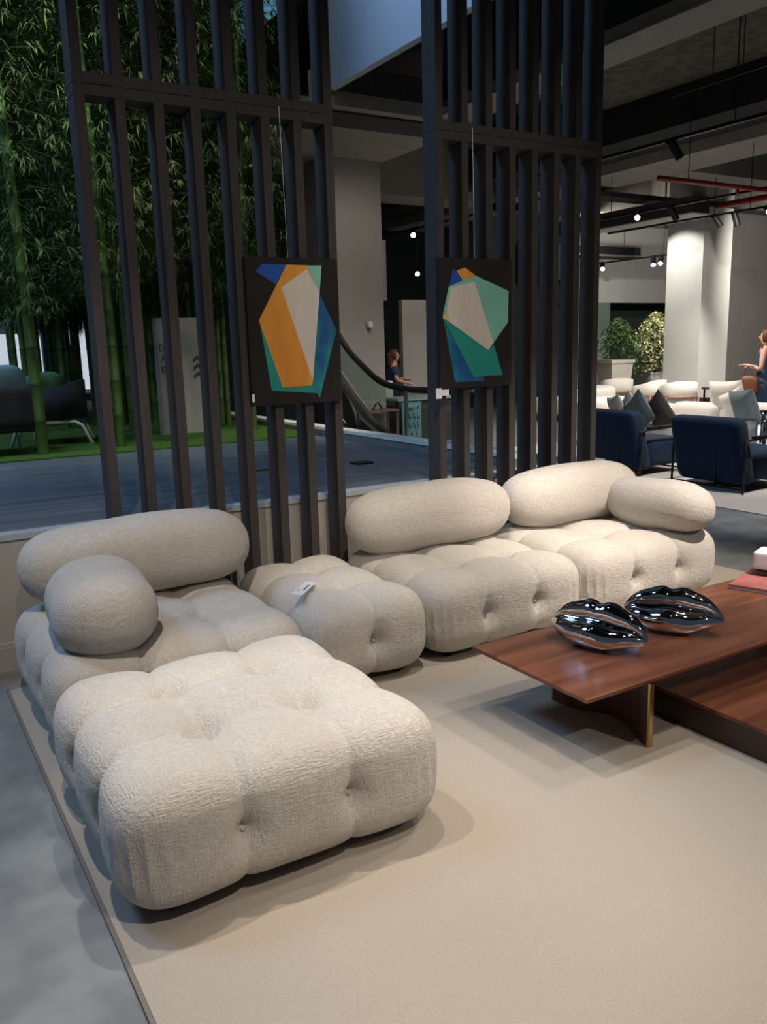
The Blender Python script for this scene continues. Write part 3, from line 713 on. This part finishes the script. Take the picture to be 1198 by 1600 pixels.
for y, z in [(9.9, 1.62), (9.31, 1.13), (9.02, .93), (8.6, .66), (8.1, .47), (7.8, .42)]: vs += [(4.9, y, -.0), (5.1, y, -.0), (4.9, y, z), (5.1, y, z)]
fs = [(0, 1, 3, 2)]
for i in range(5):
    a, b = 4*i, 4*i+4; fs += [(a, a+2, b+2, b), (a+1, b+1, b+3, a+3), (a+2, a+3, b+3, b+2)]
fs.append((20, 22, 23, 21)); sk.add(vs, fs).build('skirt', 'slat', es)
lp = smooth_pts([(4.68, 9.4, 1.25), (4.68, 8.95, 1.10), (4.68, 8.64, 1.0), (4.68, 8.48, .92), (4.68, 8.36, .80), (4.68, 8.31, .70), (4.68, 8.30, .60), (4.68, 8.45, .50)])
hr = MB().tube(lp, .04, 10).build('handrail', 'black', es, True); hr['label'] = 'curved newel end of the near handrail'
MB().tube([(4.72, 8.62, .62), (4.72, 9.4, 1.05)], .012, 8).build('rail_trim', 'steel', es, True)
tag(MB().box(4.9, 7.6, 0, 4.93, 7.63, 1.02).build('balustrade_post', 'steel'), 'slim steel post carrying the flat end of the escalator handrail', 'post')

ds = thing('information_sign', 'pale blue freestanding information board with rows of dark symbols', 'sign', (5.24, 8.2, 0))
MB().box(0, 0, .1, .26, .03, .85).build('panel', 'signb', ds)
MB().box(.0, .03, 0, .03, .06, .8).box(.23, .03, 0, .26, .06, .8).build('stand', 'black', ds)
pr = MB(); pr.box(.025, -.002, .775, .17, 0, .788).box(.025, -.002, .752, .155, 0, .762).box(.205, -.002, .770, .23, 0, .795)
for r_ in range(2):
    for c_ in range(3):
        x, z = .085+.058*c_, .665-.10*r_
        pr.box(x, -.002, z, x+.012, 0, z+.055).box(x, -.002, z-.008, x+.035, 0, z+.004).box(x+.026, -.002, z, x+.034, 0, z+.025).box(x+.005, -.002, z-.03, x+.03, 0, z-.024)
    pr.box(.035, -.002, .66-.10*r_, .055, 0, .69-.10*r_)
for c_ in range(3):
    x = .045+.07*c_; pr.box(x, -.002, .46, x+.01, 0, .51).box(x+.015, -.002, .46, x+.022, 0, .49).box(x, -.002, .44, x+.035, 0, .446)
pr.build('printed_symbols', 'inkblue', ds)
MB().box(5.0, 9.15, 0, 5.01, 9.16, 0)
cb = thing('console_table', 'small wooden console table against the grey column', 'table', (5.92, 10.15, 0))
MB().box(0, 0, .585, .52, .30, .61).box(.02, .02, .24, .50, .28, .255).build('tabletop', 'oak', cb)
for sx in (.02, .48):
    for s2 in (.02, .26): MB().box(sx, s2, 0, sx+.02, s2+.02, .585).build('leg', 'oak', cb)
dc = thing('ornament', 'small dark ornament standing on the console table by the column', 'ornament', (6.08, 10.28, .61))
MB().tube([(0, 0, 0), (.02, 0, .05), (.05, 0, .09), (.09, 0, .10), (.12, 0, .05), (.14, 0, 0)], .012, 8).build('body', 'blackmetal', dc, True)
tag(MB().rbox((6.15, 10.43, 1.80), (.07, .10, .09), (.03, .03, .03), 2.5, (6, 6, 6)).build('security_camera', 'paper', None, True), 'small pale security camera fixed to the grey column', 'camera')
cn = thing('counter', 'low counter with pale top beside the grey column', 'counter', (6.9, 10.9, 0))
MB().box(0, 0, 0, 1.3, .5, .66).build('body', 'slat', cn); MB().box(-.03, -.03, .66, 1.33, .53, .70).build('top', 'cap', cn)
tub = thing('chair', 'white chair back seen beside the grey column', 'chair', (7.0, 11.6, 0))
MB().rbox((0, 0, .78), (.46, .08, .34), (.05, .03, .05), 3, (8, 4, 8)).build('backrest', 'ivory', tub, True)
MB().rbox((0, .22, .48), (.46, .46, .09), (.04, .04, .04), 3, (8, 8, 4)).build('seat', 'ivory', tub, True)
for sx in (-.2, .2):
    for s2 in (0, .4): MB().tube([(sx, s2, 0), (sx, s2, .46)], .014, 8).build('leg', 'blackmetal', tub, True)

# ------------------------------------------------------------------ people
def person(name, label, loc, rz, H, lean, arms, garment, hair_long, seed=0):
    """local +x is where the figure faces, +y its left. One skinned surface with fingers, clothing and hair as children"""
    t = thing(name, label, 'person', loc, rz)
    s = H/1.65; V = []; E = []; R_ = []
    def v(x, y, z, r, par=None, r2_=None):
        V.append((x*s, y*s, z*s)); R_.append((r*s, (r2_ or r)*s)); 
        if par is not None: E.append((par, len(V)-1))
        return len(V)-1
    L = lean
    pel = v(0, 0, .90, .12, None, .145)
    wai = v(L*.25, 0, 1.03, .10, pel, .12); che = v(L*.6, 0, 1.22, .105, wai, .14); sh = v(L*.85, 0, 1.34, .085, che, .12)
    nk = v(L*1.0, 0, 1.42, .048, sh); hd = v(L*1.1+.02, 0, 1.50, .075, nk); hd2 = v(L*1.15+.025, 0, 1.575, .085, hd, .078); v(L*1.15, 0, 1.63, .05, hd2)
    for sd in (-1, 1):
        hip = v(0, sd*.10, .84, .095, pel); kn = v(.03, sd*.10, .47, .058, hip); an = v(-.02, sd*.10, .08, .036, kn); ft = v(.05, sd*.10, .03, .03, an); v(.15, sd*.11, .025, .024, ft)
        S_ = v(L*.85, sd*.165, 1.335, .052, sh); el, wr, dirv = arms[0 if sd < 0 else 1]
        e = v(*el, .040, S_); w_ = v(*wr, .026, e); d = Vector(dirv).normalized(); up_ = Vector((0, 0, 1)); sd_ = d.cross(up_).normalized()
        P = Vector(wr)+d*.045; palm = v(*P, .030, w_)
        for k in range(4):
            o = (k-1.5)*.018; ln = (.055, .068, .063, .048)[k]
            a = P+d*.035+sd_*o; b = a+d*ln*.6-up_*.008; c_ = a+d*ln-up_*.028
            i1 = v(*a, .0095, palm); i2 = v(*b, .0085, i1); v(*c_, .007, i2)
        a = P-d*.005-sd_*.034; b = a+d*.03-sd_*.02; i1 = v(*a, .011, palm); v(*b, .0085, i1)
    me = bpy.data.meshes.new('body'); me.from_pydata(V, E, []); me.materials.append(M_['skin'])
    o = bpy.data.objects.new('body', me); C.objects.link(o); o.parent = t
    sm = o.modifiers.new('skin', 'SKIN'); sm.use_smooth_shade = True
    for i, sv in enumerate(me.skin_vertices[0].data): sv.radius = R_[i]; sv.use_root = (i == 0)
    ss = o.modifiers.new('sub', 'SUBSURF'); ss.levels = 1; ss.render_levels = 2
    def loft(secs, m, nm, n=20):
        vs = []; 
        for cx, cz, rx, ry in secs: vs += [((cx+rx*math.cos(2*PI*k/n))*s, ry*math.sin(2*PI*k/n)*s, cz*s) for k in range(n)]
        fs = [(i*n+k, i*n+(k+1) % n, (i+1)*n+(k+1) % n, (i+1)*n+k) for i in range(len(secs)-1) for k in range(n)]
        return MB().add(vs, fs).build(nm, m, t, True)
    if garment == 'dress':
        loft([(.01, .42, .24, .27), (.0, .70, .19, .22), (0, .92, .155, .185), (L*.25, 1.05, .125, .15), (L*.55, 1.2, .14, .165), (L*.8, 1.32, .11, .14), (L*.9, 1.385, .075, .095)], 'dress', 'dress')
    else:
        loft([(0, .86, .14, .165), (L*.25, 1.03, .125, .15), (L*.55, 1.2, .135, .165), (L*.8, 1.32, .11, .155), (L*.9, 1.39, .07, .09)], 'tee', 'shirt')
        for sd in (-1, 1):
            el = arms[0 if sd < 0 else 1][0]; a = Vector((L*.85, sd*.15, 1.33)); b = a+(Vector(el)-a)*.65
            MB().tube([a*s, b*s], [.07*s, .062*s], 12).build('sleeve', 'tee', t, True)
            MB().tube([(0, sd*.095*s, .9*s), (.03*s, sd*.1*s, .47*s), (-.02*s, sd*.1*s, .07*s)], [.115*s, .08*s, .06*s], 12).build('trouser_leg', 'trouser', t, True)
    hx = (L*1.15-.01); hb = MB()
    def hf(P, N):
        if P.x > .05 and P.z < .06: P = P.copy(); P.x = .05
        return P
    hb.rbox((hx*s, 0, 1.565*s), (.235*s, .215*s, .225*s), (.11*s, .105*s, .11*s), 2, (10, 10, 10), hf)
    ln = .38 if hair_long else .16
    hb.rbox(((hx-.065)*s, 0, (1.56-ln/2)*s), (.13*s, .21*s, (ln+.12)*s), (.05*s, .07*s, .06*s), 2.2, (8, 8, 10))
    hb.build('hair', 'hair', t, True)
    # face: nose, eyes, mouth
    fx = L*1.15+.025+.078
    MB().rbox((fx*s+.006*s, 0, 1.545*s), (.022*s, .02*s, .035*s), (.01*s, .01*s, .015*s), 2, (4, 4, 4)).build('nose', 'skin', t, True)
    for sd in (-1, 1): MB().rbox(((fx-.004)*s, sd*.03*s, 1.565*s), (.012*s, .022*s, .012*s), (.005*s, .01*s, .005*s), 2, (4, 4, 4)).build('eye', 'ink', t, True)
    MB().rbox(((fx-.006)*s, 0, 1.508*s), (.012*s, .04*s, .012*s), (.005*s, .015*s, .005*s), 2, (4, 4, 4)).build('mouth', 'pink', t, True)
    return t
person('person', 'person in sleeveless dark blue dress with brown handbag at the right edge', (11.06, 7.56, .012), math.radians(112), 1.56, .02,
       [((.02, -.24, 1.08), (.22, -.16, 1.10), (.8, .5, .1)), ((.03, .24, 1.07), (.24, .12, 1.13), (.9, -.2, .15))], 'dress', True)
hb = thing('handbag', 'brown leather handbag carried by the person in the blue dress', 'bag', (10.74, 7.60, .68), math.radians(112))
MB().rbox((0, 0, .13), (.26, .12, .26), (.09, .05, .09), 2.3, (10, 6, 10)).build('bag_body', 'bag', hb, True)
MB().tube(smooth_pts([(-.08, 0, .22), (-.07, 0, .34), (0, 0, .40), (.07, 0, .34), (.08, 0, .22)]), .010, 8).build('strap', 'bag', hb, True)
person('person', 'person in navy short-sleeved shirt with auburn hair beside the grey column', (7.56, 12.14, 0.0), math.radians(-38), 1.42, .05,
       [((.12, -.22, 1.09), (.34, -.18, 1.02), (.9, 0, -.3)), ((.10, .22, 1.10), (.30, .10, 1.08), (.9, -.3, 0))], 'shirt', False)

# ------------------------------------------------------------------ navy armchairs
def navy_chair(label, x, y, rz):
    """faces local +x"""
    t = thing('armchair', label, 'chair', (x, y, .01), rz, 'navy armchairs')
    def bk_(P, N):
        P = P.copy(); P.x -= .16*((P.z+.30)/.6); return P
    MB().rbox((.12, 0, .40), (.22, .80, .66), (.09, .10, .10), 2.6, (10, 20, 16), bk_).build('backrest', 'navy', t, True)
    MB().rbox((.52, 0, .24), (.70, .74, .30), (.11, .08, .11), 2.4, (16, 16, 8)).build('seat', 'navy', t, True)
    for s in (-1, 1):
        fr_ = MB(); yy = s*.42
        fr_.tube([(-.02, yy, 0), (.0, yy, .50), (.04, yy, .515), (.72, yy, .535), (.745, yy, .52), (.72, yy, 0)], .012, 8)
        fr_.build('frame', 'blackmetal', t, True)
        MB().box(.10, yy-.022, .525, .72, yy+.022, .55).build('armrest', 'blackmetal', t)
    for pp in ([(-.005, -.42, .50), (-.045, -.3, .50), (-.045, .3, .50), (-.005, .42, .50)], [(0, -.42, .05), (0, .42, .05)], [(-.01, -.10, .05), (-.045, -.10, .50)], [(.7, -.42, .05), (.7, .42, .05)]):
        MB().tube(pp, .010, 8).build('cross_bar', 'blackmetal', t, True)
    return t
navy_chair('navy velvet armchair with black metal frame, nearer the right edge', 7.02, 5.38, 0)
navy_chair('navy velvet armchair with black metal frame, just beside the slatted screen', 7.05, 6.68, 0)

# ------------------------------------------------------------------ white sofas and cushions
def softbox(name, mb_args, m, par): return MB().rbox(*mb_args).build(name, m, par, True)
ws = thing('sofa', 'long low ivory sofa behind the two navy armchairs', 'sofa', (0, 0, 0.01))
softbox('seat', ((9.25, 7.1, .26), (1.1, 3.6, .30), (.10, .12, .10), 3, (14, 30, 8)), 'ivory', ws)
softbox('backrest', ((9.80, 8.32, .36), (.32, .44, .42), (.14, .16, .14), 2.6, (10, 10, 10)), 'ivory', ws)
softbox('backrest', ((9.80, 7.66, .39), (.32, .88, .44), (.14, .16, .14), 2.6, (10, 14, 10)), 'ivory', ws)
softbox('backrest', ((9.80, 6.45, .42), (.32, 1.7, .44), (.14, .16, .14), 2.6, (10, 20, 10)), 'ivory', ws)
softbox('armrest', ((9.35, 9.0, .38), (.9, .48, .54), (.14, .14, .14), 2.6, (14, 10, 10)), 'ivory', ws)
MB().box(8.8, 5.4, 0, 9.75, 8.8, .125).build('plinth', 'walnutd', ws)
def pillow(label, c, rot, w, h, t_, m):
    n = 18; vs = []; fs = []
    for sgn in (1, -1):
        for i in range(n+1):
            for j in range(n+1):
                u, v_ = -1+2*i/n, -1+2*j/n
                th = t_/2*(max(0, 1-u**4)*max(0, 1-v_**4))**.55
                x = w/2*u*(1-.07*(1-v_*v_)); z = h/2*v_*(1-.07*(1-u*u))
                vs.append((x, sgn*th, z))
    N_ = (n+1)**2
    for i in range(n):
        for j in range(n):
            a = i*(n+1)+j; q = (a, a+n+1, a+n+2, a+1); fs.append(q); fs.append(tuple(N_+k for k in q[::-1]))
    o = MB().add(vs, fs).build('cushion', m, None, True, c, rot)
    return tag(o, label, 'cushion')
pillow('light grey cushion leaning behind the left navy armchair', (8.72, 8.18, .56), (-.35, .15, 1.1), .42, .40, .13, 'greyc')
pillow('pale grey cushion between the grey one and the slate blue one', (8.78, 8.00, .56), (-.35, .6, 1.1), .42, .40, .13, 'greyc')
pillow('slate blue cushion leaning beside the left navy armchair', (8.60, 7.68, .57), (-.35, .5, 1.15), .48, .46, .15, 'slate')
pillow('charcoal brown cushion leaning beside the slate blue one', (8.68, 7.42, .56), (-.35, .55, 1.15), .48, .46, .15, 'brownc')
pillow('big ivory back cushion with piped edge on the ivory sofa', (9.72, 7.18, .68), (-.25, .05, 1.35), .62, .52, .18, 'ivory')
pillow('smaller ivory cushion left of the slate blue cushion at the right', (9.55, 6.93, .62), (-.3, .35, 1.3), .46, .42, .15, 'ivory')
pillow('slate blue cushion at the right end of the ivory sofa', (9.38, 6.68, .62), (-.3, .1, 1.2), .50, .46, .16, 'slate')
w2 = thing('sofa', 'ivory sofa seen furthest back at the left, by the tall planter', 'sofa', (.6, 1.75, 0))
softbox('seat', ((10.9, 10.2, .28), (1.0, 1.2, .32), (.1, .1, .1), 3, (10, 10, 8)), 'ivory', w2)
softbox('backrest', ((11.35, 10.2, .44), (.3, 1.2, .42), (.12, .12, .12), 2.6, (8, 10, 10)), 'ivory', w2)
softbox('armrest', ((10.9, 9.66, .42), (1.0, .26, .42), (.1, .1, .1), 2.6, (10, 8, 10)), 'ivory', w2)
MB().box(10.5, 9.7, 0, 11.3, 10.7, .135).build('plinth', 'walnutd', w2)
pillow('ivory cushion with pointed corners on the furthest ivory sofa', (11.72, 11.87, .74), (-.3, .2, 1.2), .48, .42, .14, 'ivory')
pillow('grey-shadowed ivory cushion at the left on the furthest ivory sofa', (11.58, 12.05, .68), (-.3, 0, .9), .45, .36, .14, 'ivory')
def tub_chair(label, x, y, rz):
    t = thing('armchair', label, 'chair', (x, y, 0), rz, 'ivory tub chairs')
    tubshell(.76, .70, .45, .76, .64, .07, m='ivory', nm='backrest', par=t)
    softbox('seat', ((0, -.04, .45), (.62, .60, .14), (.06, .06, .06), 2.5, (10, 10, 6)), 'ivory', t)
    MB().tube(smooth_pts([(-.38, -.3, .49), (-.40, 0, .49), (-.28, .30, .49), (0, .38, .49), (.28, .30, .49), (.40, 0, .49), (.38, -.3, .49)]), .024, 8).build('wood_band', 'oak', t, True)
    for sx, s2 in ((-1, -1), (1, -1), (-1, 1), (1, 1)):
        MB().tube([(sx*.34, s2*.27, 0), (sx*.34, s2*.27, .49)], .026, 8).build('leg', 'oak', t, True)
    t.scale = (.82, .82, 1)
    return t
tub_chair('ivory tub armchair with wooden legs, right one in front of the column', 12.12, 9.98, 2.6)
tub_chair('ivory tub armchair with wooden band, left of the other tub chair', 12.25, 10.76, 3.3)
tub_chair('ivory tub armchair partly hidden behind the ivory sofa arm', 12.62, 11.89, 2.6)
st_ = thing('side_table', 'small dark low side table in front of the white column', 'table', (12.98, 10.12, 0))
MB().rbox((0, 0, .22), (.40, .40, .04), (.02, .02, .02), 3, (8, 8, 4)).build('tabletop', 'walnutd', st_, True)
MB().lathe([(.12, 0), (.12, .02), (.03, .03), (.03, .2)], 0, 0, 20).build('base', 'walnutd', st_)
tag(MB().rbox((0, 0, .09), (.17, .17, .18), (.01, .01, .01), 4, (4, 4, 4)).build('wooden_box', 'walnutd', None, False, (12.98, 10.12, .24)), 'small dark wooden box standing before the white column', 'box')

# glass table with trophies and frames
gt = thing('coffee_table', 'pale low table with photo frames beside the right navy armchair', 'table', (8.45, 5.55, .01))
MB().rbox((0, 0, .33), (.8, 1.0, .03), (.014, .014, .014), 3, (8, 8, 4)).build('tabletop', mat('pale_stone', (.55, .56, .55), .2), gt, True)
for sx in (-.3, .3):
    for s2 in (-.4, .4): MB().tube([(sx, s2, 0), (sx, s2, .32)], .015, 8).build('leg', 'steel', gt, True)
def frame(label, x, y, rz, w, h):
    t = thing('photo_frame', label, 'frame', (x, y, .356), rz)
    MB().box(-w/2, 0, 0, w/2, .015, .02).box(-w/2, 0, h-.02, w/2, .015, h).box(-w/2, 0, .02, -w/2+.02, .015, h-.02).box(w/2-.02, 0, .02, w/2, .015, h-.02).build('frame_border', 'steel', t)
    MB().box(-w/2+.02, .005, .02, w/2-.02, .012, h-.02).build('photo', 'phblk', t)
    MB().box(-.02, .015, 0, .02, .09, .012).build('easel_foot', 'steel', t)
frame('silver photo frame holding a dark round picture, beside the silver vases', 8.08, 5.72, math.radians(-48), .22, .27)
frame('silver photo frame cut off by the right edge of the photo', 8.28, 5.32, math.radians(-40), .20, .25)
for i, (x, y, h, lb) in enumerate([(8.12, 5.55, .36, 'tall slim polished silver vase with fluted rim'), (8.06, 5.48, .28, 'shorter polished silver vase in front of the tall slim one')]):
    tag(MB().lathe([(.03, 0), (.034, .02), (.026, h*.5), (.034, h*.75), (.026, h*.82), (.042, h)], 0, 0, 20).build('vase', 'chrome', None, True, (x, y, .356)), lb, 'vase')

# planters with shrubs
def shrub(label, x, y, pot_h, r0, r1, H, leafm, seed, n):
    t = thing('potted_shrub', label, 'plant', (x, y, 0))
    MB().lathe([(r0, 0), (r0*1.02, .02), (r1, pot_h-.03), (r1+.02, pot_h-.03), (r1+.02, pot_h), (r1-.03, pot_h), (r1-.04, pot_h-.06)], 0, 0, 4).build('planter', 'pot', t, False, rot=(0, 0, .55))
    rnd = random.Random(seed); MB().tube([(0, 0, pot_h-.1), (.03, 0, pot_h+.4), (0, .03, pot_h+.8)], [.03, .025, .015], 8).build('trunk', 'bark', t, True)
    mb = MB()
    for i in range(n):
        zz = rnd.random(); a = rnd.uniform(0, 2*PI); R_ = (.50*math.sin(PI*min(1, .18+zz*.82))**.8+.04)*rnd.uniform(.35, 1)
        o = Vector((R_*math.cos(a), R_*math.sin(a), pot_h+.05+(H-pot_h-.05)*zz))
        for k in range(3):
            d = Vector((rnd.gauss(math.cos(a)*.6, .6), rnd.gauss(math.sin(a)*.6, .6), rnd.gauss(.2, .5)))
            leaf(mb, o, d, rnd.uniform(.07, .12), rnd.uniform(.018, .028), .02)
    mb.build('foliage', leafm, t)
shrub('dark green leafy shrub behind the tall planter against the green wall', 14.45, 13.6, .62, .25, .32, 1.92, 'leafC', 3, 900)
shrub('pale variegated shrub in stone planter beside the white column', 15.55, 13.5, .74, .30, .40, 2.05, 'leafD', 4, 1000)
tag(MB().lathe([(.26, 0), (.36, 1.02), (.40, 1.03), (.40, 1.1), (.36, 1.1)], 0, 0, 4).build('planter', 'pot', None, False, (13.0, 12.3, 0), (0, 0, .6)), 'tall tapered stone planter beside the dark green shrub', 'planter')
sb = thing('console_table', 'thin dark console table top just visible behind the ivory back cushion', 'table', (10.62, 7.95, 0))
MB().box(-.16, -.24, .745, .16, .24, .775).build('tabletop', 'walnutd', sb)
for sx in (-.14, .12):
    for s2 in (-.22, .20): MB().box(sx, s2, 0, sx+.02, s2+.02, .745).build('leg', 'blackmetal', sb)

# ------------------------------------------------------------------ ceiling kit
def track(label, x, y0, y1, z, hangs):
    t = thing('light_track', label, 'track', (x, (y0+y1)/2, z))
    L = (y1-y0)/2
    MB().box(-.018, -L, -.015, .018, L, .015).build('rail', 'steel' if z < 0 else 'blackmetal', t)
    for h in hangs: MB().tube([(0, h-(y0+y1)/2, .01), (0, h-(y0+y1)/2, 4.95-z)], .006, 6).build('hanger_rod', 'blackmetal', t)
track('black light track hanging nearest, beside the right screen', 7.0, 1.5, 8.2, 3.40, [2.4, 5.25, 7.2])
track('black light track further back over the ivory sofas', 10.4, 3.0, 11.5, 3.40, [5, 7.5, 10])
track('black light track above the white column', 12.0, 4.0, 11.6, 3.42, [6, 8.65, 9.3])
track('short black light track by the green alcove', 14.5, 12.3, 14.9, 3.20, [12.45, 14.5])
trk = thing('light_track', 'black light track high over the left showroom bay', 'track', (9.2, 12.4, 3.66))
MB().box(-.018, -2.4, -.015, .018, 2.4, .015).build('rail', 'blackmetal', trk)
MB().tube([(0, 0, 0), (0, 0, 1.3)], .006, 6).build('hanger_rod', 'blackmetal', trk)
def tracklight(label, p, tgt, lit, sc=1.0, L=.17, drop=0):
    t = thing('track_spotlight', label, 'spotlight', p, 0)
    d = (Vector(tgt)-Vector(p)).normalized(); q = d.to_track_quat('-Z', 'Y'); r = .042*sc
    MB().box(-.02, -.05, -.02, .02, .05, .0).tube([(0, 0, -.01), (0, 0, -.06)], .010, 8).build('adapter', 'blackmetal', t)
    if drop: MB().tube([(0, 0, 0), (0, 0, drop)], .008, 6).build('hanger_rod', 'blackmetal', t)
    h = MB().lathe([(r, -L*sc*.7-.06), (r, L*sc*.3-.06), (r*.6, L*sc*.3-.05)], 0, 0, 18).build('housing', 'black', t, True)
    h.data.polygons.foreach_set('use_smooth', [False]*len(h.data.polygons))
    M3 = q.to_matrix().to_4x4(); h.rotation_euler = q.to_euler()
    ln = MB().lathe([(r*.82, -L*sc*.7-.066), (r*.9, -L*sc*.7-.056)], 0, 0, 18).build('lens', 'lamp' if lit else 'blackmetal', t)
    ln.rotation_euler = q.to_euler()
    return t
tracklight('black spotlight on the nearest track, seen unlit from behind', (7.0, 5.97, 3.385), (8.4, 5.0, .6), False, 1.05)
tracklight('black spotlight hanging unlit from the second track', (10.4, 8.83, 3.385), (12, 8.2, .5), False, 1.2)
tracklight('glowing spotlight on the second track, brightest in view', (10.4, 9.47, 3.385), (7.2, 6.2, 1.2), True, 1.1)
tracklight('black unlit spotlight on the track left of the right edge', (12.0, 8.93, 3.405), (13, 8.6, .5), False, 1.2)
tracklight('black tilted unlit spotlight on the track near the white column corner', (12.0, 9.30, 3.405), (13.2, 8.6, 1.5), False, 1.1)
tracklight('glowing spotlight cut by the right edge of the photo', (12.0, 8.36, 3.405), (8.5, 5.0, 1.0), True, 1.1)
tracklight('glowing spotlight at the left end of the alcove track', (14.5, 14.17, 3.185), (12, 11.5, .5), True, 1.3)
tracklight('left of the paired glowing spotlights beside the white column', (14.5, 12.72, 3.185), (13, 11.2, .4), True, 1.3)
tracklight('right of the paired glowing spotlights beside the white column', (14.5, 12.50, 3.185), (12.6, 11.2, .6), True, 1.3)
tracklight('glowing spotlight seen left of the right screen, high up', (9.2, 13.9, 3.645), (7, 10, .8), True, 1.3)
tracklight('glowing spotlight seen left of the right screen, lower one', (9.35, 14.0, 2.92), (7, 10, .8), True, 1.2, drop=2.05)
ac = thing('air_conditioning_unit', 'long dark ceiling unit hanging above the green alcove', 'unit', (13.2, 13.0, 3.2))
MB().box(-.6, 0, 0, 1.25, .5, .24).build('casing', 'slat', ac); MB().box(-.55, -.01, .04, 1.2, 0, .2).build('grille', 'blackmetal', ac)
for x in (-.3, 1.0): MB().tube([(x, .25, .24), (x, .25, 1.75)], .008, 6).build('hanger_rod', 'blackmetal', ac)
dct = thing('air_duct', 'dark horizontal duct with pale underside before the white column', 'duct', (12.0, 9.56, 3.50))
MB().box(-.2, 0, 0, .2, 3.2, .26).build('casing', 'slat', dct); MB().box(-.2, 0, -.02, .2, 3.2, 0).build('pale_underside', 'white', dct)
tag(MB().tube([(8.46, 7.38, 3.4), (11.4, 7.38, 3.4)], .03, 10).tube([(9.96, 7.38, 3.4), (9.96, 7.38, 3.3)], .018, 8).build('sprinkler_pipe', 'red', None, True), 'thin bright red sprinkler pipe below the ceiling beams', 'pipe')
tag(MB().tube([(12.25, 9.45, 3.6), (12.25, 6.0, 3.6)], .05, 10).build('sprinkler_pipe', 'red', None, True), 'thicker dull red pipe running towards the right edge', 'pipe')
for nm_, q_ in (('sprinkler_pipe', [(9.0, 7.38, 3.42), (9.0, 7.38, 4.98)]), ('sprinkler_pipe.001', [(12.25, 8.0, 3.64), (12.25, 8.0, 4.98)])):
    MB().tube(q_, .006, 6).build('hanger_rod', 'blackmetal', bpy.data.objects[nm_], True)
tag(MB().tube([(6.6, 1.5, 3.70), (6.6, 5.65, 3.66)], .012, 8).build('conduit_pipe', 'blackmetal', None, True), 'thin black conduit below the rough ceiling at the upper right', 'pipe')
for (x, y, l) in ((6.6, 5.2, 'longest thin black rod hanging from the rough ceiling, upper right'), (6.6, 4.9, 'short thin black rod holding the conduit at the upper right')):
    tag(MB().tube([(x, y, 3.68), (x, y, 4.62)], .005, 6).build('hanger_rod', 'blackmetal', None, True), l, 'rod')
cbx = thing('cable_tray', 'dark cable tray running below the far ceiling beams', 'tray', (12.2, 10.6, 3.85))
MB().box(-1.6, 0, 0, 3.6, .4, .08).build('tray_body', 'slat', cbx)
for x in (-1.2, .4, 2.4): MB().tube([(x, .2, .08), (x, .2, 1.10)], .008, 6).build('hanger_rod', 'blackmetal', cbx)
